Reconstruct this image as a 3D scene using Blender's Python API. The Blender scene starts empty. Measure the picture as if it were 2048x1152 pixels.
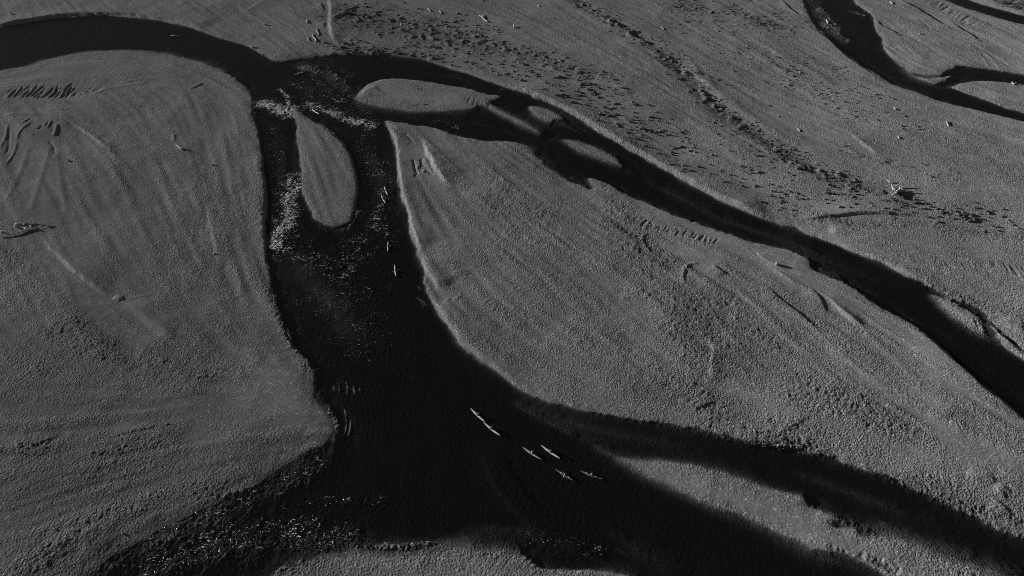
import bpy, bmesh, math, random
import numpy as np
from mathutils import Vector, Matrix

random.seed(7)
rng = np.random.default_rng(11)
scene = bpy.context.scene
col = scene.collection
R = math.radians

# ------------------------------------------------------------------ camera
CAM_H, PITCH, FPX = 126.0, R(43.0), 1306.0          # height, depression, focal length in px of a 2048 px wide frame
SP, CP = math.sin(PITCH), math.cos(PITCH)
cam_data = bpy.data.cameras.new('camera')
cam_data.sensor_width = 36.0
cam_data.lens = 36.0 * FPX / 2048.0
cam_data.clip_start, cam_data.clip_end = 1.0, 8000.0
cam = bpy.data.objects.new('camera', cam_data)
cam.location = (0, 0, CAM_H)
cam.rotation_euler = (R(90) - PITCH, 0, 0)
col.objects.link(cam)
scene.camera = cam

# ------------------------------------------------------------------ light: low morning sun from the left, clear sky, monochrome
SUN_EL, SUN_DIR = R(11.5), R(162.0)                  # elevation; compass direction towards the sun (0 = +X, 90 = +Y)
sun_vec = Vector((math.cos(SUN_DIR) * math.cos(SUN_EL), math.sin(SUN_DIR) * math.cos(SUN_EL), math.sin(SUN_EL)))
world = bpy.data.worlds.new('World')
scene.world = world
world.use_nodes = True
wn, wl = world.node_tree.nodes, world.node_tree.links
wn.clear()
sky = wn.new('ShaderNodeTexSky')
sky.sky_type = 'NISHITA'
sky.sun_disc = False
sky.sun_elevation = SUN_EL
sky.sun_rotation = R(90) - SUN_DIR
sky.altitude, sky.air_density, sky.dust_density = 1200.0, 0.8, 0.0     # clear mountain air
sep = wn.new('ShaderNodeSeparateColor')              # a red-filtered black and white picture: the sky counts by its red light only
comb = wn.new('ShaderNodeCombineColor')
bg = wn.new('ShaderNodeBackground')
bg.inputs['Strength'].default_value = 0.05
out = wn.new('ShaderNodeOutputWorld')
wl.new(sky.outputs[0], sep.inputs[0])
for k in range(3):
    wl.new(sep.outputs[0], comb.inputs[k])
wl.new(comb.outputs[0], bg.inputs['Color'])
wl.new(bg.outputs[0], out.inputs['Surface'])
sun_data = bpy.data.lights.new('sun', 'SUN')
sun_data.energy = 5.0
sun_data.angle = R(0.5)
sun = bpy.data.objects.new('sun', sun_data)
sun.rotation_euler = (-sun_vec).to_track_quat('-Z', 'Y').to_euler()
sun.location = sun_vec * 500
col.objects.link(sun)
scene.view_settings.view_transform = 'Standard'
scene.view_settings.look = 'None'
scene.view_settings.exposure = 0.12
scene.view_settings.gamma = 1.0
scene.cycles.use_denoising = False                   # keeps the grain of the stones
scene.cycles.filter_width = 0.95
scene.cycles.max_bounces = 6
scene.cycles.sample_clamp_indirect = 4.0

# ------------------------------------------------------------------ helpers
def ground_xy(u, v, z=0.0):
    """where the sight line through photo pixel (u, v) meets the level z"""
    du, dv = (u - 1024.0) / FPX, (v - 576.0) / FPX
    t = (CAM_H - z) / (SP + dv * CP)
    return (du * t, (CP - dv * SP) * t)

def pts_xy(pts, z=0.0):
    return np.array([ground_xy(u, v, z) for u, v in pts])

def smooth_poly(pts, n=4, closed=True):
    p = np.array(pts, float)
    N = len(p)
    out_ = []
    rngi = range(N) if closed else range(N - 1)
    for i in rngi:
        if closed:
            a, b, c, d = p[(i - 1) % N], p[i], p[(i + 1) % N], p[(i + 2) % N]
        else:
            a, b, c, d = p[max(i - 1, 0)], p[i], p[i + 1], p[min(i + 2, N - 1)]
        for k in range(n):
            t = k / n
            out_.append(0.5 * ((2 * b) + (c - a) * t + (2 * a - 5 * b + 4 * c - d) * t * t + (3 * b - a - 3 * c + d) * t ** 3))
    if not closed:
        out_.append(p[-1])
    return np.array(out_)

_tabs = [rng.random((512, 512)).astype(np.float32) for _ in range(6)]
def vnoise(x, y, k=0):
    t = _tabs[k % 6]
    xi, yi = np.floor(x), np.floor(y)
    fx, fy = (x - xi).astype(np.float32), (y - yi).astype(np.float32)
    xi, yi = xi.astype(np.int64) & 511, yi.astype(np.int64) & 511
    x1, y1 = (xi + 1) & 511, (yi + 1) & 511
    fx = fx * fx * (3 - 2 * fx); fy = fy * fy * (3 - 2 * fy)
    a = t[yi, xi] * (1 - fx) + t[yi, x1] * fx
    b = t[y1, xi] * (1 - fx) + t[y1, x1] * fx
    return (a * (1 - fy) + b * fy) * 2 - 1

def rnoise(x, y, wave, k=0):
    """value noise of a given wavelength in metres, axes turned so that no grid shows"""
    a = 0.6 + k * 1.1
    ca, sa = math.cos(a), math.sin(a)
    return vnoise((x * ca - y * sa) / wave + 37.1 * k, (x * sa + y * ca) / wave + 91.7 * k, k)

def sstep(a, b, x):
    t = np.clip((x - a) / (b - a), 0, 1)
    return t * t * (3 - 2 * t)

def new_obj(name, mesh, parent=None):
    o = bpy.data.objects.new(name, mesh)
    col.objects.link(o)
    if parent:
        o.parent = parent
    return o

def tag(o, label=None, category=None, group=None, kind=None):
    if label: o['label'] = label
    if category: o['category'] = category
    if group: o['group'] = group
    if kind: o['kind'] = kind
    return o

def mesh_from(name, verts, faces, mat=None, smooth=True):
    me = bpy.data.meshes.new(name)
    me.from_pydata([tuple(v) for v in verts], [], faces)
    if smooth:
        me.polygons.foreach_set('use_smooth', [True] * len(me.polygons))
    if mat: me.materials.append(mat)
    me.update()
    return me

def numpy_mesh(name, verts, quads, mat):
    me = bpy.data.meshes.new(name)
    nv, nf = len(verts), len(quads)
    k = quads.shape[1]
    me.vertices.add(nv)
    me.vertices.foreach_set('co', verts.astype(np.float32).ravel())
    me.loops.add(nf * k)
    me.loops.foreach_set('vertex_index', quads.astype(np.int32).ravel())
    me.polygons.add(nf)
    me.polygons.foreach_set('loop_start', np.arange(0, nf * k, k, dtype=np.int32))
    me.polygons.foreach_set('loop_total', np.full(nf, k, np.int32))
    me.polygons.foreach_set('use_smooth', np.ones(nf, bool))
    me.update(calc_edges=True)
    me.materials.append(mat)
    return me

def add_attr(me, name, data):
    a = me.attributes.new(name, 'FLOAT', 'POINT')
    a.data.foreach_set('value', data.astype(np.float32).ravel())

# ------------------------------------------------------------------ materials
def grey(v):
    return (v, v, v, 1.0)

def simple_mat(name, v, rough=0.7, spec=0.3, var=0.0, scale=8.0, bump=0.0):
    m = bpy.data.materials.new(name)
    m.use_nodes = True
    nt = m.node_tree
    b = nt.nodes['Principled BSDF']
    b.inputs['Roughness'].default_value = rough
    b.inputs['Specular IOR Level'].default_value = spec
    tc = nt.nodes.new('ShaderNodeTexCoord')
    n = nt.nodes.new('ShaderNodeTexNoise')
    n.inputs['Scale'].default_value = scale
    n.inputs['Detail'].default_value = 4
    nt.links.new(tc.outputs['Object'], n.inputs['Vector'])
    mr = nt.nodes.new('ShaderNodeMapRange')
    mr.inputs['From Min'].default_value = 0.25
    mr.inputs['From Max'].default_value = 0.75
    mr.inputs['To Min'].default_value = v * (1 - var)
    mr.inputs['To Max'].default_value = v * (1 + var)
    nt.links.new(n.outputs[0], mr.inputs['Value'])
    nt.links.new(mr.outputs[0], b.inputs['Base Color'])
    if bump:
        bp = nt.nodes.new('ShaderNodeBump')
        bp.inputs['Strength'].default_value = 1.0
        bp.inputs['Distance'].default_value = bump
        nt.links.new(n.outputs[0], bp.inputs['Height'])
        nt.links.new(bp.outputs[0], b.inputs['Normal'])
    return m

def math_node(nt, op, a, b=None, clamp=False):
    n = nt.nodes.new('ShaderNodeMath')
    n.operation = op
    n.use_clamp = clamp
    for i, x in enumerate((a, b)):
        if x is None: continue
        if isinstance(x, (int, float)): n.inputs[i].default_value = x
        else: nt.links.new(x, n.inputs[i])
    return n.outputs[0]

def attr_node(nt, name):
    n = nt.nodes.new('ShaderNodeAttribute')
    n.attribute_name = name
    return n.outputs['Fac']

def noise_node(nt, vec, scale, detail=2.0, rough=0.5, dist=0.0):
    n = nt.nodes.new('ShaderNodeTexNoise')
    n.inputs['Scale'].default_value = scale
    n.inputs['Detail'].default_value = detail
    n.inputs['Roughness'].default_value = rough
    n.inputs['Distortion'].default_value = dist
    nt.links.new(vec, n.inputs['Vector'])
    return n.outputs[0]

def make_gravel():
    m = bpy.data.materials.new('river_gravel')
    m.use_nodes = True
    nt = m.node_tree
    b = nt.nodes['Principled BSDF']
    geo = nt.nodes.new('ShaderNodeNewGeometry')
    pos = geo.outputs['Position']
    rough, tone, wet = attr_node(nt, 'rough'), attr_node(nt, 'tone'), attr_node(nt, 'wet')
    fine = noise_node(nt, pos, 2.35, 1.8, 0.5)
    peb = nt.nodes.new('ShaderNodeTexVoronoi')
    peb.inputs['Scale'].default_value = 3.0
    nt.links.new(pos, peb.inputs['Vector'])
    broad = noise_node(nt, pos, 0.05, 5.0, 0.6)
    # stone to stone colour differences
    pc = nt.nodes.new('ShaderNodeSeparateColor')
    nt.links.new(peb.outputs['Color'], pc.inputs[0])
    c1 = math_node(nt, 'MULTIPLY_ADD', pc.outputs[0], 0.35); nt.nodes[-1].inputs[2].default_value = 0.78
    c1 = math_node(nt, 'ADD', c1, math_node(nt, 'MULTIPLY', math_node(nt, 'POWER', pc.outputs[1], 16.0), 1.2))   # now and then a pale stone
    c2 = math_node(nt, 'MULTIPLY_ADD', broad, 0.5); nt.nodes[-1].inputs[2].default_value = 0.75
    c3 = math_node(nt, 'MULTIPLY', math_node(nt, 'MULTIPLY', c1, c2), tone)
    wf = math_node(nt, 'MULTIPLY_ADD', wet, -0.6); nt.nodes[-1].inputs[2].default_value = 1.0
    c4 = math_node(nt, 'MULTIPLY', c3, wf)
    nt.links.new(c4, b.inputs['Base Color'])
    b.inputs['Roughness'].default_value = 0.85
    b.inputs['Diffuse Roughness'].default_value = 0.65
    b.inputs['Specular IOR Level'].default_value = 0.15
    h = fine
    bp = nt.nodes.new('ShaderNodeBump')
    bp.inputs['Distance'].default_value = 1.0
    bp.inputs['Strength'].default_value = 1.0
    nt.links.new(math_node(nt, 'MULTIPLY', h, math_node(nt, 'MULTIPLY', math_node(nt, 'POWER', rough, 1.4), GRAVEL_BUMP * 1.2)), bp.inputs['Height'])
    nt.links.new(bp.outputs[0], b.inputs['Normal'])
    return m

def make_water():
    m = bpy.data.materials.new('silty_river_water')
    m.use_nodes = True
    nt = m.node_tree
    nt.nodes.clear()
    o = nt.nodes.new('ShaderNodeOutputMaterial')
    geo = nt.nodes.new('ShaderNodeNewGeometry')
    pos = geo.outputs['Position']
    depth, rapid_and_sparkle, foam_glint_lines = attr_node(nt, 'depth'), attr_node(nt, 'rapid_and_sparkle'), attr_node(nt, 'foam_glint')
    # ripples
    n1 = noise_node(nt, pos, 1.1, 3.0, 0.55, 0.4)
    amp = math_node(nt, 'MULTIPLY_ADD', rapid_and_sparkle, 0.30); nt.nodes[-1].inputs[2].default_value = 0.16
    bp = nt.nodes.new('ShaderNodeBump')
    bp.inputs['Distance'].default_value = 1.0
    nt.links.new(math_node(nt, 'MULTIPLY', n1, amp), bp.inputs['Height'])
    # mirror share of the surface (Schlick), alike from above and for light passing to the bed
    dp = nt.nodes.new('ShaderNodeVectorMath'); dp.operation = 'DOT_PRODUCT'
    nt.links.new(geo.outputs['Incoming'], dp.inputs[0]); nt.links.new(bp.outputs[0], dp.inputs[1])
    gz = math_node(nt, 'POWER', math_node(nt, 'SUBTRACT', 1.0, math_node(nt, 'ABSOLUTE', dp.outputs['Value']), True), 5.0)
    fres = math_node(nt, 'MULTIPLY_ADD', gz, 0.3); nt.nodes[-1].inputs[2].default_value = 0.02
    gl = nt.nodes.new('ShaderNodeBsdfGlossy')
    gl.inputs['Roughness'].default_value = 0.12
    gl.inputs['Color'].default_value = grey(1.0)
    nt.links.new(bp.outputs[0], gl.inputs['Normal'])
    body = nt.nodes.new('ShaderNodeBsdfDiffuse')
    body.inputs['Color'].default_value = grey(WATER_BODY)
    nt.links.new(bp.outputs[0], body.inputs['Normal'])
    tr = nt.nodes.new('ShaderNodeBsdfTransparent')
    tr.inputs['Color'].default_value = grey(0.97)
    # silt: the deeper the water, the less of the bed shows
    op = math_node(nt, 'SUBTRACT', 1.0, math_node(nt, 'POWER', 2.71828, math_node(nt, 'MULTIPLY', depth, -WATER_K)), True)
    mx = nt.nodes.new('ShaderNodeMixShader')
    nt.links.new(op, mx.inputs[0]); nt.links.new(tr.outputs[0], mx.inputs[1]); nt.links.new(body.outputs[0], mx.inputs[2])
    mx2 = nt.nodes.new('ShaderNodeMixShader')
    nt.links.new(fres, mx2.inputs[0]); nt.links.new(mx.outputs[0], mx2.inputs[1]); nt.links.new(gl.outputs[0], mx2.inputs[2])
    # white water where the current breaks, with sun glints painted in the same white
    sc = nt.nodes.new('ShaderNodeVectorMath'); sc.operation = 'MULTIPLY'
    sc.inputs[1].default_value = (0.7, 1.35, 1.0)
    nt.links.new(pos, sc.inputs[0])
    f1 = noise_node(nt, sc.outputs[0], 1.35, 2.2, 0.55, 1.8)
    f2 = noise_node(nt, pos, 0.22, 2.0, 0.5)
    fs = math_node(nt, 'ADD', f1, math_node(nt, 'MULTIPLY', f2, 0.25))
    thr = math_node(nt, 'MULTIPLY_ADD', rapid_and_sparkle, -0.24); nt.nodes[-1].inputs[2].default_value = 0.85
    fm = math_node(nt, 'MULTIPLY', math_node(nt, 'SUBTRACT', fs, thr), 18.0, True)
    fm = math_node(nt, 'MULTIPLY', fm, math_node(nt, 'MULTIPLY', rapid_and_sparkle, 3.0, True), True)
    fm = math_node(nt, 'MAXIMUM', fm, foam_glint_lines)
    foam_glint = nt.nodes.new('ShaderNodeBsdfDiffuse')
    foam_glint.inputs['Color'].default_value = grey(0.92)
    bf = nt.nodes.new('ShaderNodeBump')
    bf.inputs['Distance'].default_value = 2.6
    nt.links.new(f1, bf.inputs['Height']); nt.links.new(bf.outputs[0], foam_glint.inputs['Normal'])
    mx3 = nt.nodes.new('ShaderNodeMixShader')
    nt.links.new(fm, mx3.inputs[0]); nt.links.new(mx2.outputs[0], mx3.inputs[1]); nt.links.new(foam_glint.outputs[0], mx3.inputs[2])
    nt.links.new(mx3.outputs[0], o.inputs['Surface'])
    return m

GRAVEL_BUMP = 0.50
WATER_BODY = 0.011
WATER_K = 1.9
GRAVEL_TONE = 0.29
M_GRAVEL = make_gravel()
M_WATER = make_water()

# ------------------------------------------------------------------ river plan (traced shorelines, photo pixels at water level)
W1 = [(-260, 105), (-120, 80), (0, 56), (68, 44), (137, 35), (205, 32), (274, 36), (308, 40), (359, 50), (393, 59), (427, 72), (479, 87), (513, 103),
      (547, 120), (575, 121), (615, 115), (660, 111), (701, 109), (787, 113), (841, 118), (872, 128), (906, 140), (941, 150), (975, 162), (1026, 179),
      (1077, 198), (1129, 222), (1180, 253), (1231, 284), (1282, 314), (1350, 354), (1403, 380), (1451, 406), (1502, 428), (1553, 447),
      (1587, 453), (1615, 469), (1656, 483), (1707, 505), (1758, 524), (1827, 558), (1868, 580), (1912, 599), (1955, 617), (1980, 640),
      (2004, 664), (2048, 700), (2150, 785), (2500, 1060), (2600, 1400), (100, 1400), (150, 1220), (181, 1152), (191, 1141), (219, 1114),
      (256, 1093), (308, 1066), (359, 1042), (410, 1016), (462, 994), (513, 967), (564, 932), (615, 905), (650, 884), (665, 864), (660, 843),
      (646, 823), (632, 796), (627, 765), (626, 742), (612, 718), (595, 705), (578, 688), (567, 647), (561, 612), (544, 571), (540, 534),
      (535, 500), (532, 465), (533, 421), (533, 390), (530, 342), (523, 308), (513, 256), (506, 219), (503, 195), (485, 170), (462, 150),
      (427, 133), (376, 118), (342, 109), (291, 103), (239, 100), (171, 104), (103, 116), (51, 132), (0, 142), (-120, 175), (-260, 230)]
ISLES = [
    # the long gravel bar in the middle
    [(768, 241), (814, 248), (855, 253), (889, 261), (923, 273), (958, 280), (985, 282), (1026, 285), (1060, 297), (1074, 315), (1094, 332),
     (1129, 357), (1165, 372), (1183, 379), (1180, 366), (1176, 356), (1204, 362), (1231, 376), (1265, 395), (1300, 409), (1348, 430), (1399, 450), (1451, 467),
     (1502, 483), (1553, 495), (1587, 506), (1621, 520), (1625, 536), (1649, 549), (1683, 565), (1717, 585), (1751, 609), (1786, 631), (1833, 657),
     (1881, 691), (1929, 734), (1970, 770), (1998, 792), (2048, 835), (2150, 920), (2400, 1130), (2420, 1260), (2150, 1125), (2048, 1076), (1998, 1055), (1929, 1025), (1861, 997),
     (1810, 977), (1779, 953), (1741, 943), (1690, 926), (1666, 910), (1618, 903), (1628, 891), (1587, 884), (1526, 881), (1485, 876), (1416, 861), (1348, 852),
     (1300, 845), (1231, 835), (1180, 823), (1129, 811), (1077, 794), (1043, 779), (1009, 758), (975, 732), (924, 695), (896, 657), (869, 616),
     (852, 585), (847, 560), (846, 538), (838, 512), (821, 465), (811, 421), (802, 390), (794, 362), (792, 335), (790, 301), (783, 270)],
    # the spit at the lower right
    [(1197, 895), (1231, 907), (1282, 917), (1350, 921), (1416, 934), (1468, 953), (1519, 970), (1570, 984), (1604, 992), (1618, 1014), (1656, 1026),
     (1683, 1042), (1669, 1050), (1678, 1057), (1710, 1055), (1724, 1073), (1751, 1074), (1779, 1067), (1827, 1083), (1868, 1096), (1912, 1120),
     (1963, 1137), (1998, 1151), (2120, 1230), (2000, 1300), (1860, 1215), (1772, 1152), (1758, 1144), (1724, 1127), (1690, 1112), (1639, 1103), (1604, 1088),
     (1553, 1064), (1485, 1037), (1416, 1009), (1348, 976), (1282, 949), (1231, 920)],
    # the bar at the bottom edge
    [(470, 1200), (533, 1152), (581, 1127), (632, 1114), (667, 1107), (718, 1100), (787, 1101), (838, 1100), (889, 1090), (941, 1083), (958, 1095), (992, 1097),
     (1026, 1103), (1043, 1114), (1070, 1127), (1105, 1137), (1197, 1138), (1248, 1150), (1340, 1200), (1380, 1280), (420, 1280)],
    # the narrow island in the rapids
    [(587, 220), (612, 231), (632, 243), (667, 267), (687, 287), (702, 308), (711, 330), (717, 365), (715, 395), (708, 425), (700, 443), (684, 450), (668, 453), (649, 450),
     (632, 438), (615, 407), (605, 380), (603, 342), (597, 290), (591, 246)],
    # the upper island with its trailing sand bars
    [(709, 197), (729, 174), (752, 162), (787, 157), (838, 161), (889, 168), (941, 179), (975, 189), (992, 190), (1000, 194), (992, 200), (984, 203), (990, 212), (1026, 231), (1060, 249), (1078, 266),
     (1053, 257), (1019, 240), (985, 223), (958, 210), (941, 217), (889, 222), (855, 224), (821, 224), (787, 219), (746, 212)],
    [(1057, 215), (1077, 214), (1105, 222), (1125, 236), (1110, 238), (1098, 246), (1074, 236)],
    [(1125, 280), (1156, 282), (1183, 291), (1224, 311), (1241, 332), (1211, 323), (1163, 304)],
    [(1866, 592), (1895, 599), (1946, 624), (1960, 640), (1974, 671), (1943, 659), (1912, 640), (1885, 616)],
    [(1980, 652), (1990, 655), (2020, 682), (2055, 712), (2048, 720), (2010, 690)],
]
W2 = [(1590, -90), (1622, 38), (1650, 68), (1673, 92), (1690, 106), (1741, 140), (1786, 168), (1837, 186), (1888, 205), (1957, 222), (2048, 243), (2300, 300),
      (2300, 280), (2048, 226), (1998, 209), (1946, 191), (1895, 173), (1868, 168), (1833, 157), (1806, 137), (1772, 106), (1765, 79), (1751, 58), (1748, 38), (1727, 17),
      (1707, 0), (1690, -90)]
W3 = [(1866, 171), (1886, 163), (1905, 152), (1890, 153), (1860, 157), (1832, 152), (1816, 146), (1840, 149), (1866, 152), (1888, 148), (1905, 138), (1930, 132), (2048, 149), (2300, 185), (2300, 210), (2048, 169),
      (1980, 162), (1930, 165), (1895, 176)]
W4 = [(1820, -30), (1892, 0), (1946, 20), (1998, 36), (2048, 50), (2300, 120), (2300, 100), (2048, 32), (1980, 14), (1939, 0), (1880, -25)]

# signed distance to the shoreline on a 0.5 m grid (positive on land)
GX0, GX1, GY0, GY1, GS = -330.0, 330.0, 20.0, 430.0, 0.5
gx = np.arange(GX0, GX1, GS); gy = np.arange(GY0, GY1, GS)
GW, GH = len(gx), len(gy)
FAR = 30.0
def sd_group(polys):
    dist = np.full((GH, GW), FAR, np.float32)
    inside = np.zeros((GH, GW), bool)
    for pl in polys:
        p = np.array([ground_xy(u, v) for u, v in smooth_poly(pl, 3)])
        q = np.roll(p, -1, axis=0)
        for r in range(GH):
            y = gy[r] + 1e-4
            m = (p[:, 1] > y) != (q[:, 1] > y)
            if not m.any(): continue
            xs = p[m, 0] + (y - p[m, 1]) / (q[m, 1] - p[m, 1]) * (q[m, 0] - p[m, 0])
            for x in xs:
                k = int(np.clip(math.ceil((x - GX0) / GS), 0, GW))
                inside[r, k:] ^= True
        for a, b in zip(p, q):
            x0, x1 = min(a[0], b[0]) - FAR, max(a[0], b[0]) + FAR
            y0, y1 = min(a[1], b[1]) - FAR, max(a[1], b[1]) + FAR
            i0, i1 = max(int((x0 - GX0) / GS), 0), min(int((x1 - GX0) / GS) + 1, GW)
            j0, j1 = max(int((y0 - GY0) / GS), 0), min(int((y1 - GY0) / GS) + 1, GH)
            if i0 >= i1 or j0 >= j1: continue
            px, py = gx[None, i0:i1] - a[0], gy[j0:j1, None] - a[1]
            ex, ey = b - a
            t = np.clip((px * ex + py * ey) / (ex * ex + ey * ey + 1e-9), 0, 1)
            dd = np.hypot(px - t * ex, py - t * ey)
            np.minimum(dist[j0:j1, i0:i1], dd, out=dist[j0:j1, i0:i1])
    return np.where(inside, -dist, dist)
SD = sd_group([W1] + ISLES)
for w in (W2, W3, W4):
    SD = np.minimum(SD, sd_group([w]))

def sd_at(x, y):
    fx = np.clip((x - GX0) / GS, 0, GW - 1.001); fy = np.clip((y - GY0) / GS, 0, GH - 1.001)
    i, j = fx.astype(int), fy.astype(int)
    fx, fy = fx - i, fy - j
    return (SD[j, i] * (1 - fx) + SD[j, i + 1] * fx) * (1 - fy) + (SD[j + 1, i] * (1 - fx) + SD[j + 1, i + 1] * fx) * fy

# ------------------------------------------------------------------ the terrain net: rows grow farther apart with distance
NR, NC = 800, 1240
D_near, D_far = 47.0, 390.0
rows = D_near * (D_far / D_near) ** np.linspace(0, 1, NR)
near_rows = np.array([-600, -250, -120, -60, -20, 10, 28, 38, 43.0])
far_rows = D_far * np.array([1.02, 1.08, 1.2, 1.5, 2.0, 3.0, 5.0, 9.0])
rows = np.concatenate([near_rows, rows, far_rows])
r0, r1 = len(near_rows), len(near_rows) + NR
us = np.linspace(-1, 1, NC)
side = 1 + np.array([0.02, 0.06, 0.15, 0.4, 1.0, 2.5, 6.0, 14.0])
us = np.concatenate([-side[::-1], us, side])
c0, c1 = len(side), len(side) + NC
half = 1024.0 / FPX * (np.maximum(rows, D_near) * CP + CAM_H * SP) * 1.07 + 6.0
X = us[None, :] * half[:, None]
Y = np.broadcast_to(rows[:, None], X.shape).copy()

def slab(x0, x1, y0, y1):
    """index window of the net that covers a world rectangle"""
    a = np.searchsorted(rows, y0); b = np.searchsorted(rows, y1)
    if a >= b: return None
    hm, hM = half[a:b].min(), half[a:b].max()
    lo = min(x0 / hm, x0 / hM); hi = max(x1 / hm, x1 / hM)
    c = np.searchsorted(us, lo); d = np.searchsorted(us, hi)
    if c >= d: return None
    return slice(a, b), slice(c, d)

def line_dist(xy, sl):
    """distance, signed side and position along a polyline for the window"""
    px, py = X[sl], Y[sl]
    best = np.full(px.shape, 1e9); sgn = np.zeros(px.shape); tt = np.zeros(px.shape)
    seg = np.hypot(*(xy[1:] - xy[:-1]).T); L = seg.sum(); acc = 0
    for k in range(len(xy) - 1):
        a, b = xy[k], xy[k + 1]
        e = b - a
        wx, wy = px - a[0], py - a[1]
        t = np.clip((wx * e[0] + wy * e[1]) / (e @ e + 1e-9), 0, 1)
        dx, dy = wx - t * e[0], wy - t * e[1]
        dd = np.hypot(dx, dy)
        m = dd < best
        best = np.where(m, dd, best)
        sgn = np.where(m, np.sign(e[0] * dy - e[1] * dx), sgn)
        tt = np.where(m, (acc + t * seg[k]) / (L + 1e-9), tt)
        acc += seg[k]
    return best, sgn, tt

def line_window(xy, pad):
    return slab(xy[:, 0].min() - pad, xy[:, 0].max() + pad, xy[:, 1].min() - pad, xy[:, 1].max() + pad)

def taper(t, k=0.12):
    return sstep(0, k, t) * sstep(0, k, 1 - t)

def px_scale(u, v):
    x0, y0 = ground_xy(u, v); x1, _ = ground_xy(u + 1, v)
    return x1 - x0

def brush(arr, pts, wpx, val, mode='add', soft=0.6):
    """a soft stroke of half-width wpx (in photo pixels) into a map"""
    xy = pts_xy(pts, 0.3)
    if len(xy) == 1: xy = np.vstack([xy, xy + 0.01])
    s = px_scale(*pts[len(pts) // 2]) * wpx * 1.15
    sl = line_window(xy, s * 2.2)
    if sl is None: return
    d, _, _ = line_dist(xy, sl)
    d = d + rnoise(X[sl], Y[sl], max(s * 0.7, 2), 3) * s * 0.35 + rnoise(X[sl], Y[sl], max(s * 0.2, 0.8), 4) * s * 0.15
    w = val * np.exp(-np.clip(d / s, 0, 9) ** 2)
    if mode == 'add': arr[sl] += w
    else: arr[sl] = np.maximum(arr[sl], w)

# ---- maps: stone size, hummocks under plants, riffles, gentle shores, rapids
rough = np.full(X.shape, 0.55)
for pts, w, v in [
    ([(1215, 410), (1290, 520), (1350, 600), (1400, 690)], 44, 1.2), ([(1420, 600), (1500, 680), (1700, 800), (1850, 850)], 70, 0.4),
    ([(1330, 770), (1500, 855), (1620, 885)], 26, 0.7), ([(1400, 700), (1410, 800)], 40, 0.4),
    ([(110, 660), (200, 690), (300, 725), (420, 755)], 32, 0.75), ([(0, 905), (150, 890)], 18, 0.6),
    ([(60, 1130), (200, 1040), (330, 990), (480, 950)], 24, 0.5), ([(500, 200), (525, 400), (545, 560), (580, 690)], 14, 0.4),
    ([(195, 290), (230, 330), (250, 380)], 12, 0.5), ([(380, 330), (420, 480), (330, 590)], 40, 0.2),
    ([(1640, 442), (1800, 447), (2048, 478)], 14, 0.7), ([(1760, 525), (1900, 590), (2048, 630)], 22, 0.6),
    ([(1820, 965), (1950, 1015), (2048, 1062)], 20, 0.8), ([(940, 300), (1080, 420)], 50, 0.2),
    ([(1010, 170), (1180, 247), (1350, 350), (1540, 440)], 6, 0.7), ([(620, 105), (560, 110), (700, 105)], 8, 0.6),
    ([(0, 510), (60, 560)], 30, 0.4), ([(120, 260), (280, 450), (330, 560)], 150, -0.12), ([(60, 780), (350, 820), (560, 800)], 90, -0.1), ([(1000, 420), (1150, 600), (1250, 740)], 80, 0.1),
    ([(-20, 165), (150, 140), (300, 130)], 30, -0.38), ([(770, 190), (900, 200)], 26, -0.38), ([(640, 300), (665, 420)], 40, -0.12),
    ([(190, 585), (310, 660)], 14, -0.4), ([(1270, 405), (1350, 445), (1470, 490)], 14, -0.38), ([(1310, 492), (1430, 512)], 16, -0.35),
    ([(820, 300), (860, 350), (880, 390)], 20, -0.35), ([(560, 790), (630, 850)], 45, -0.32), ([(60, 290), (110, 400)], 50, -0.22),
    ([(1080, -10), (1250, 60), (1400, 165), (1540, 255)], 22, -0.3), ([(1300, 945), (1500, 1010), (1700, 1090)], 24, -0.25), ([(1780, 910), (1950, 900)], 50, -0.3),
    ([(1780, 110), (1850, 125)], 25, -0.2), ([(1960, 190), (2040, 200)], 14, -0.3), ([(880, 600), (910, 630)], 12, -0.35), ([(500, 40), (600, 60)], 50, -0.15)]:
    brush(rough, pts, w, v)
rough = np.clip(rough * (1 + 0.35 * rnoise(X, Y, 14, 1) + 0.3 * rnoise(X, Y, 5, 2)), 0.12, 2.0)

veg = np.zeros(X.shape)
for pts, w, v in [([(690, 30), (820, 60), (960, 95)], 42, 0.8), ([(690, 100), (870, 118)], 16, 0.9), ([(960, 90), (1100, 120)], 30, 0.7),
                  ([(1150, 5), (1290, 85), (1370, 150), (1440, 225), (1550, 290), (1630, 345), (1700, 372)], 15, 1.0), ([(1090, 130), (1250, 160)], 22, 0.35),
                  ([(1340, 5), (1480, 40), (1590, 60)], 26, 0.45), ([(1690, 375), (1800, 392)], 9, 0.6)]:
    brush(veg, pts, w, v, 'max')

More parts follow.
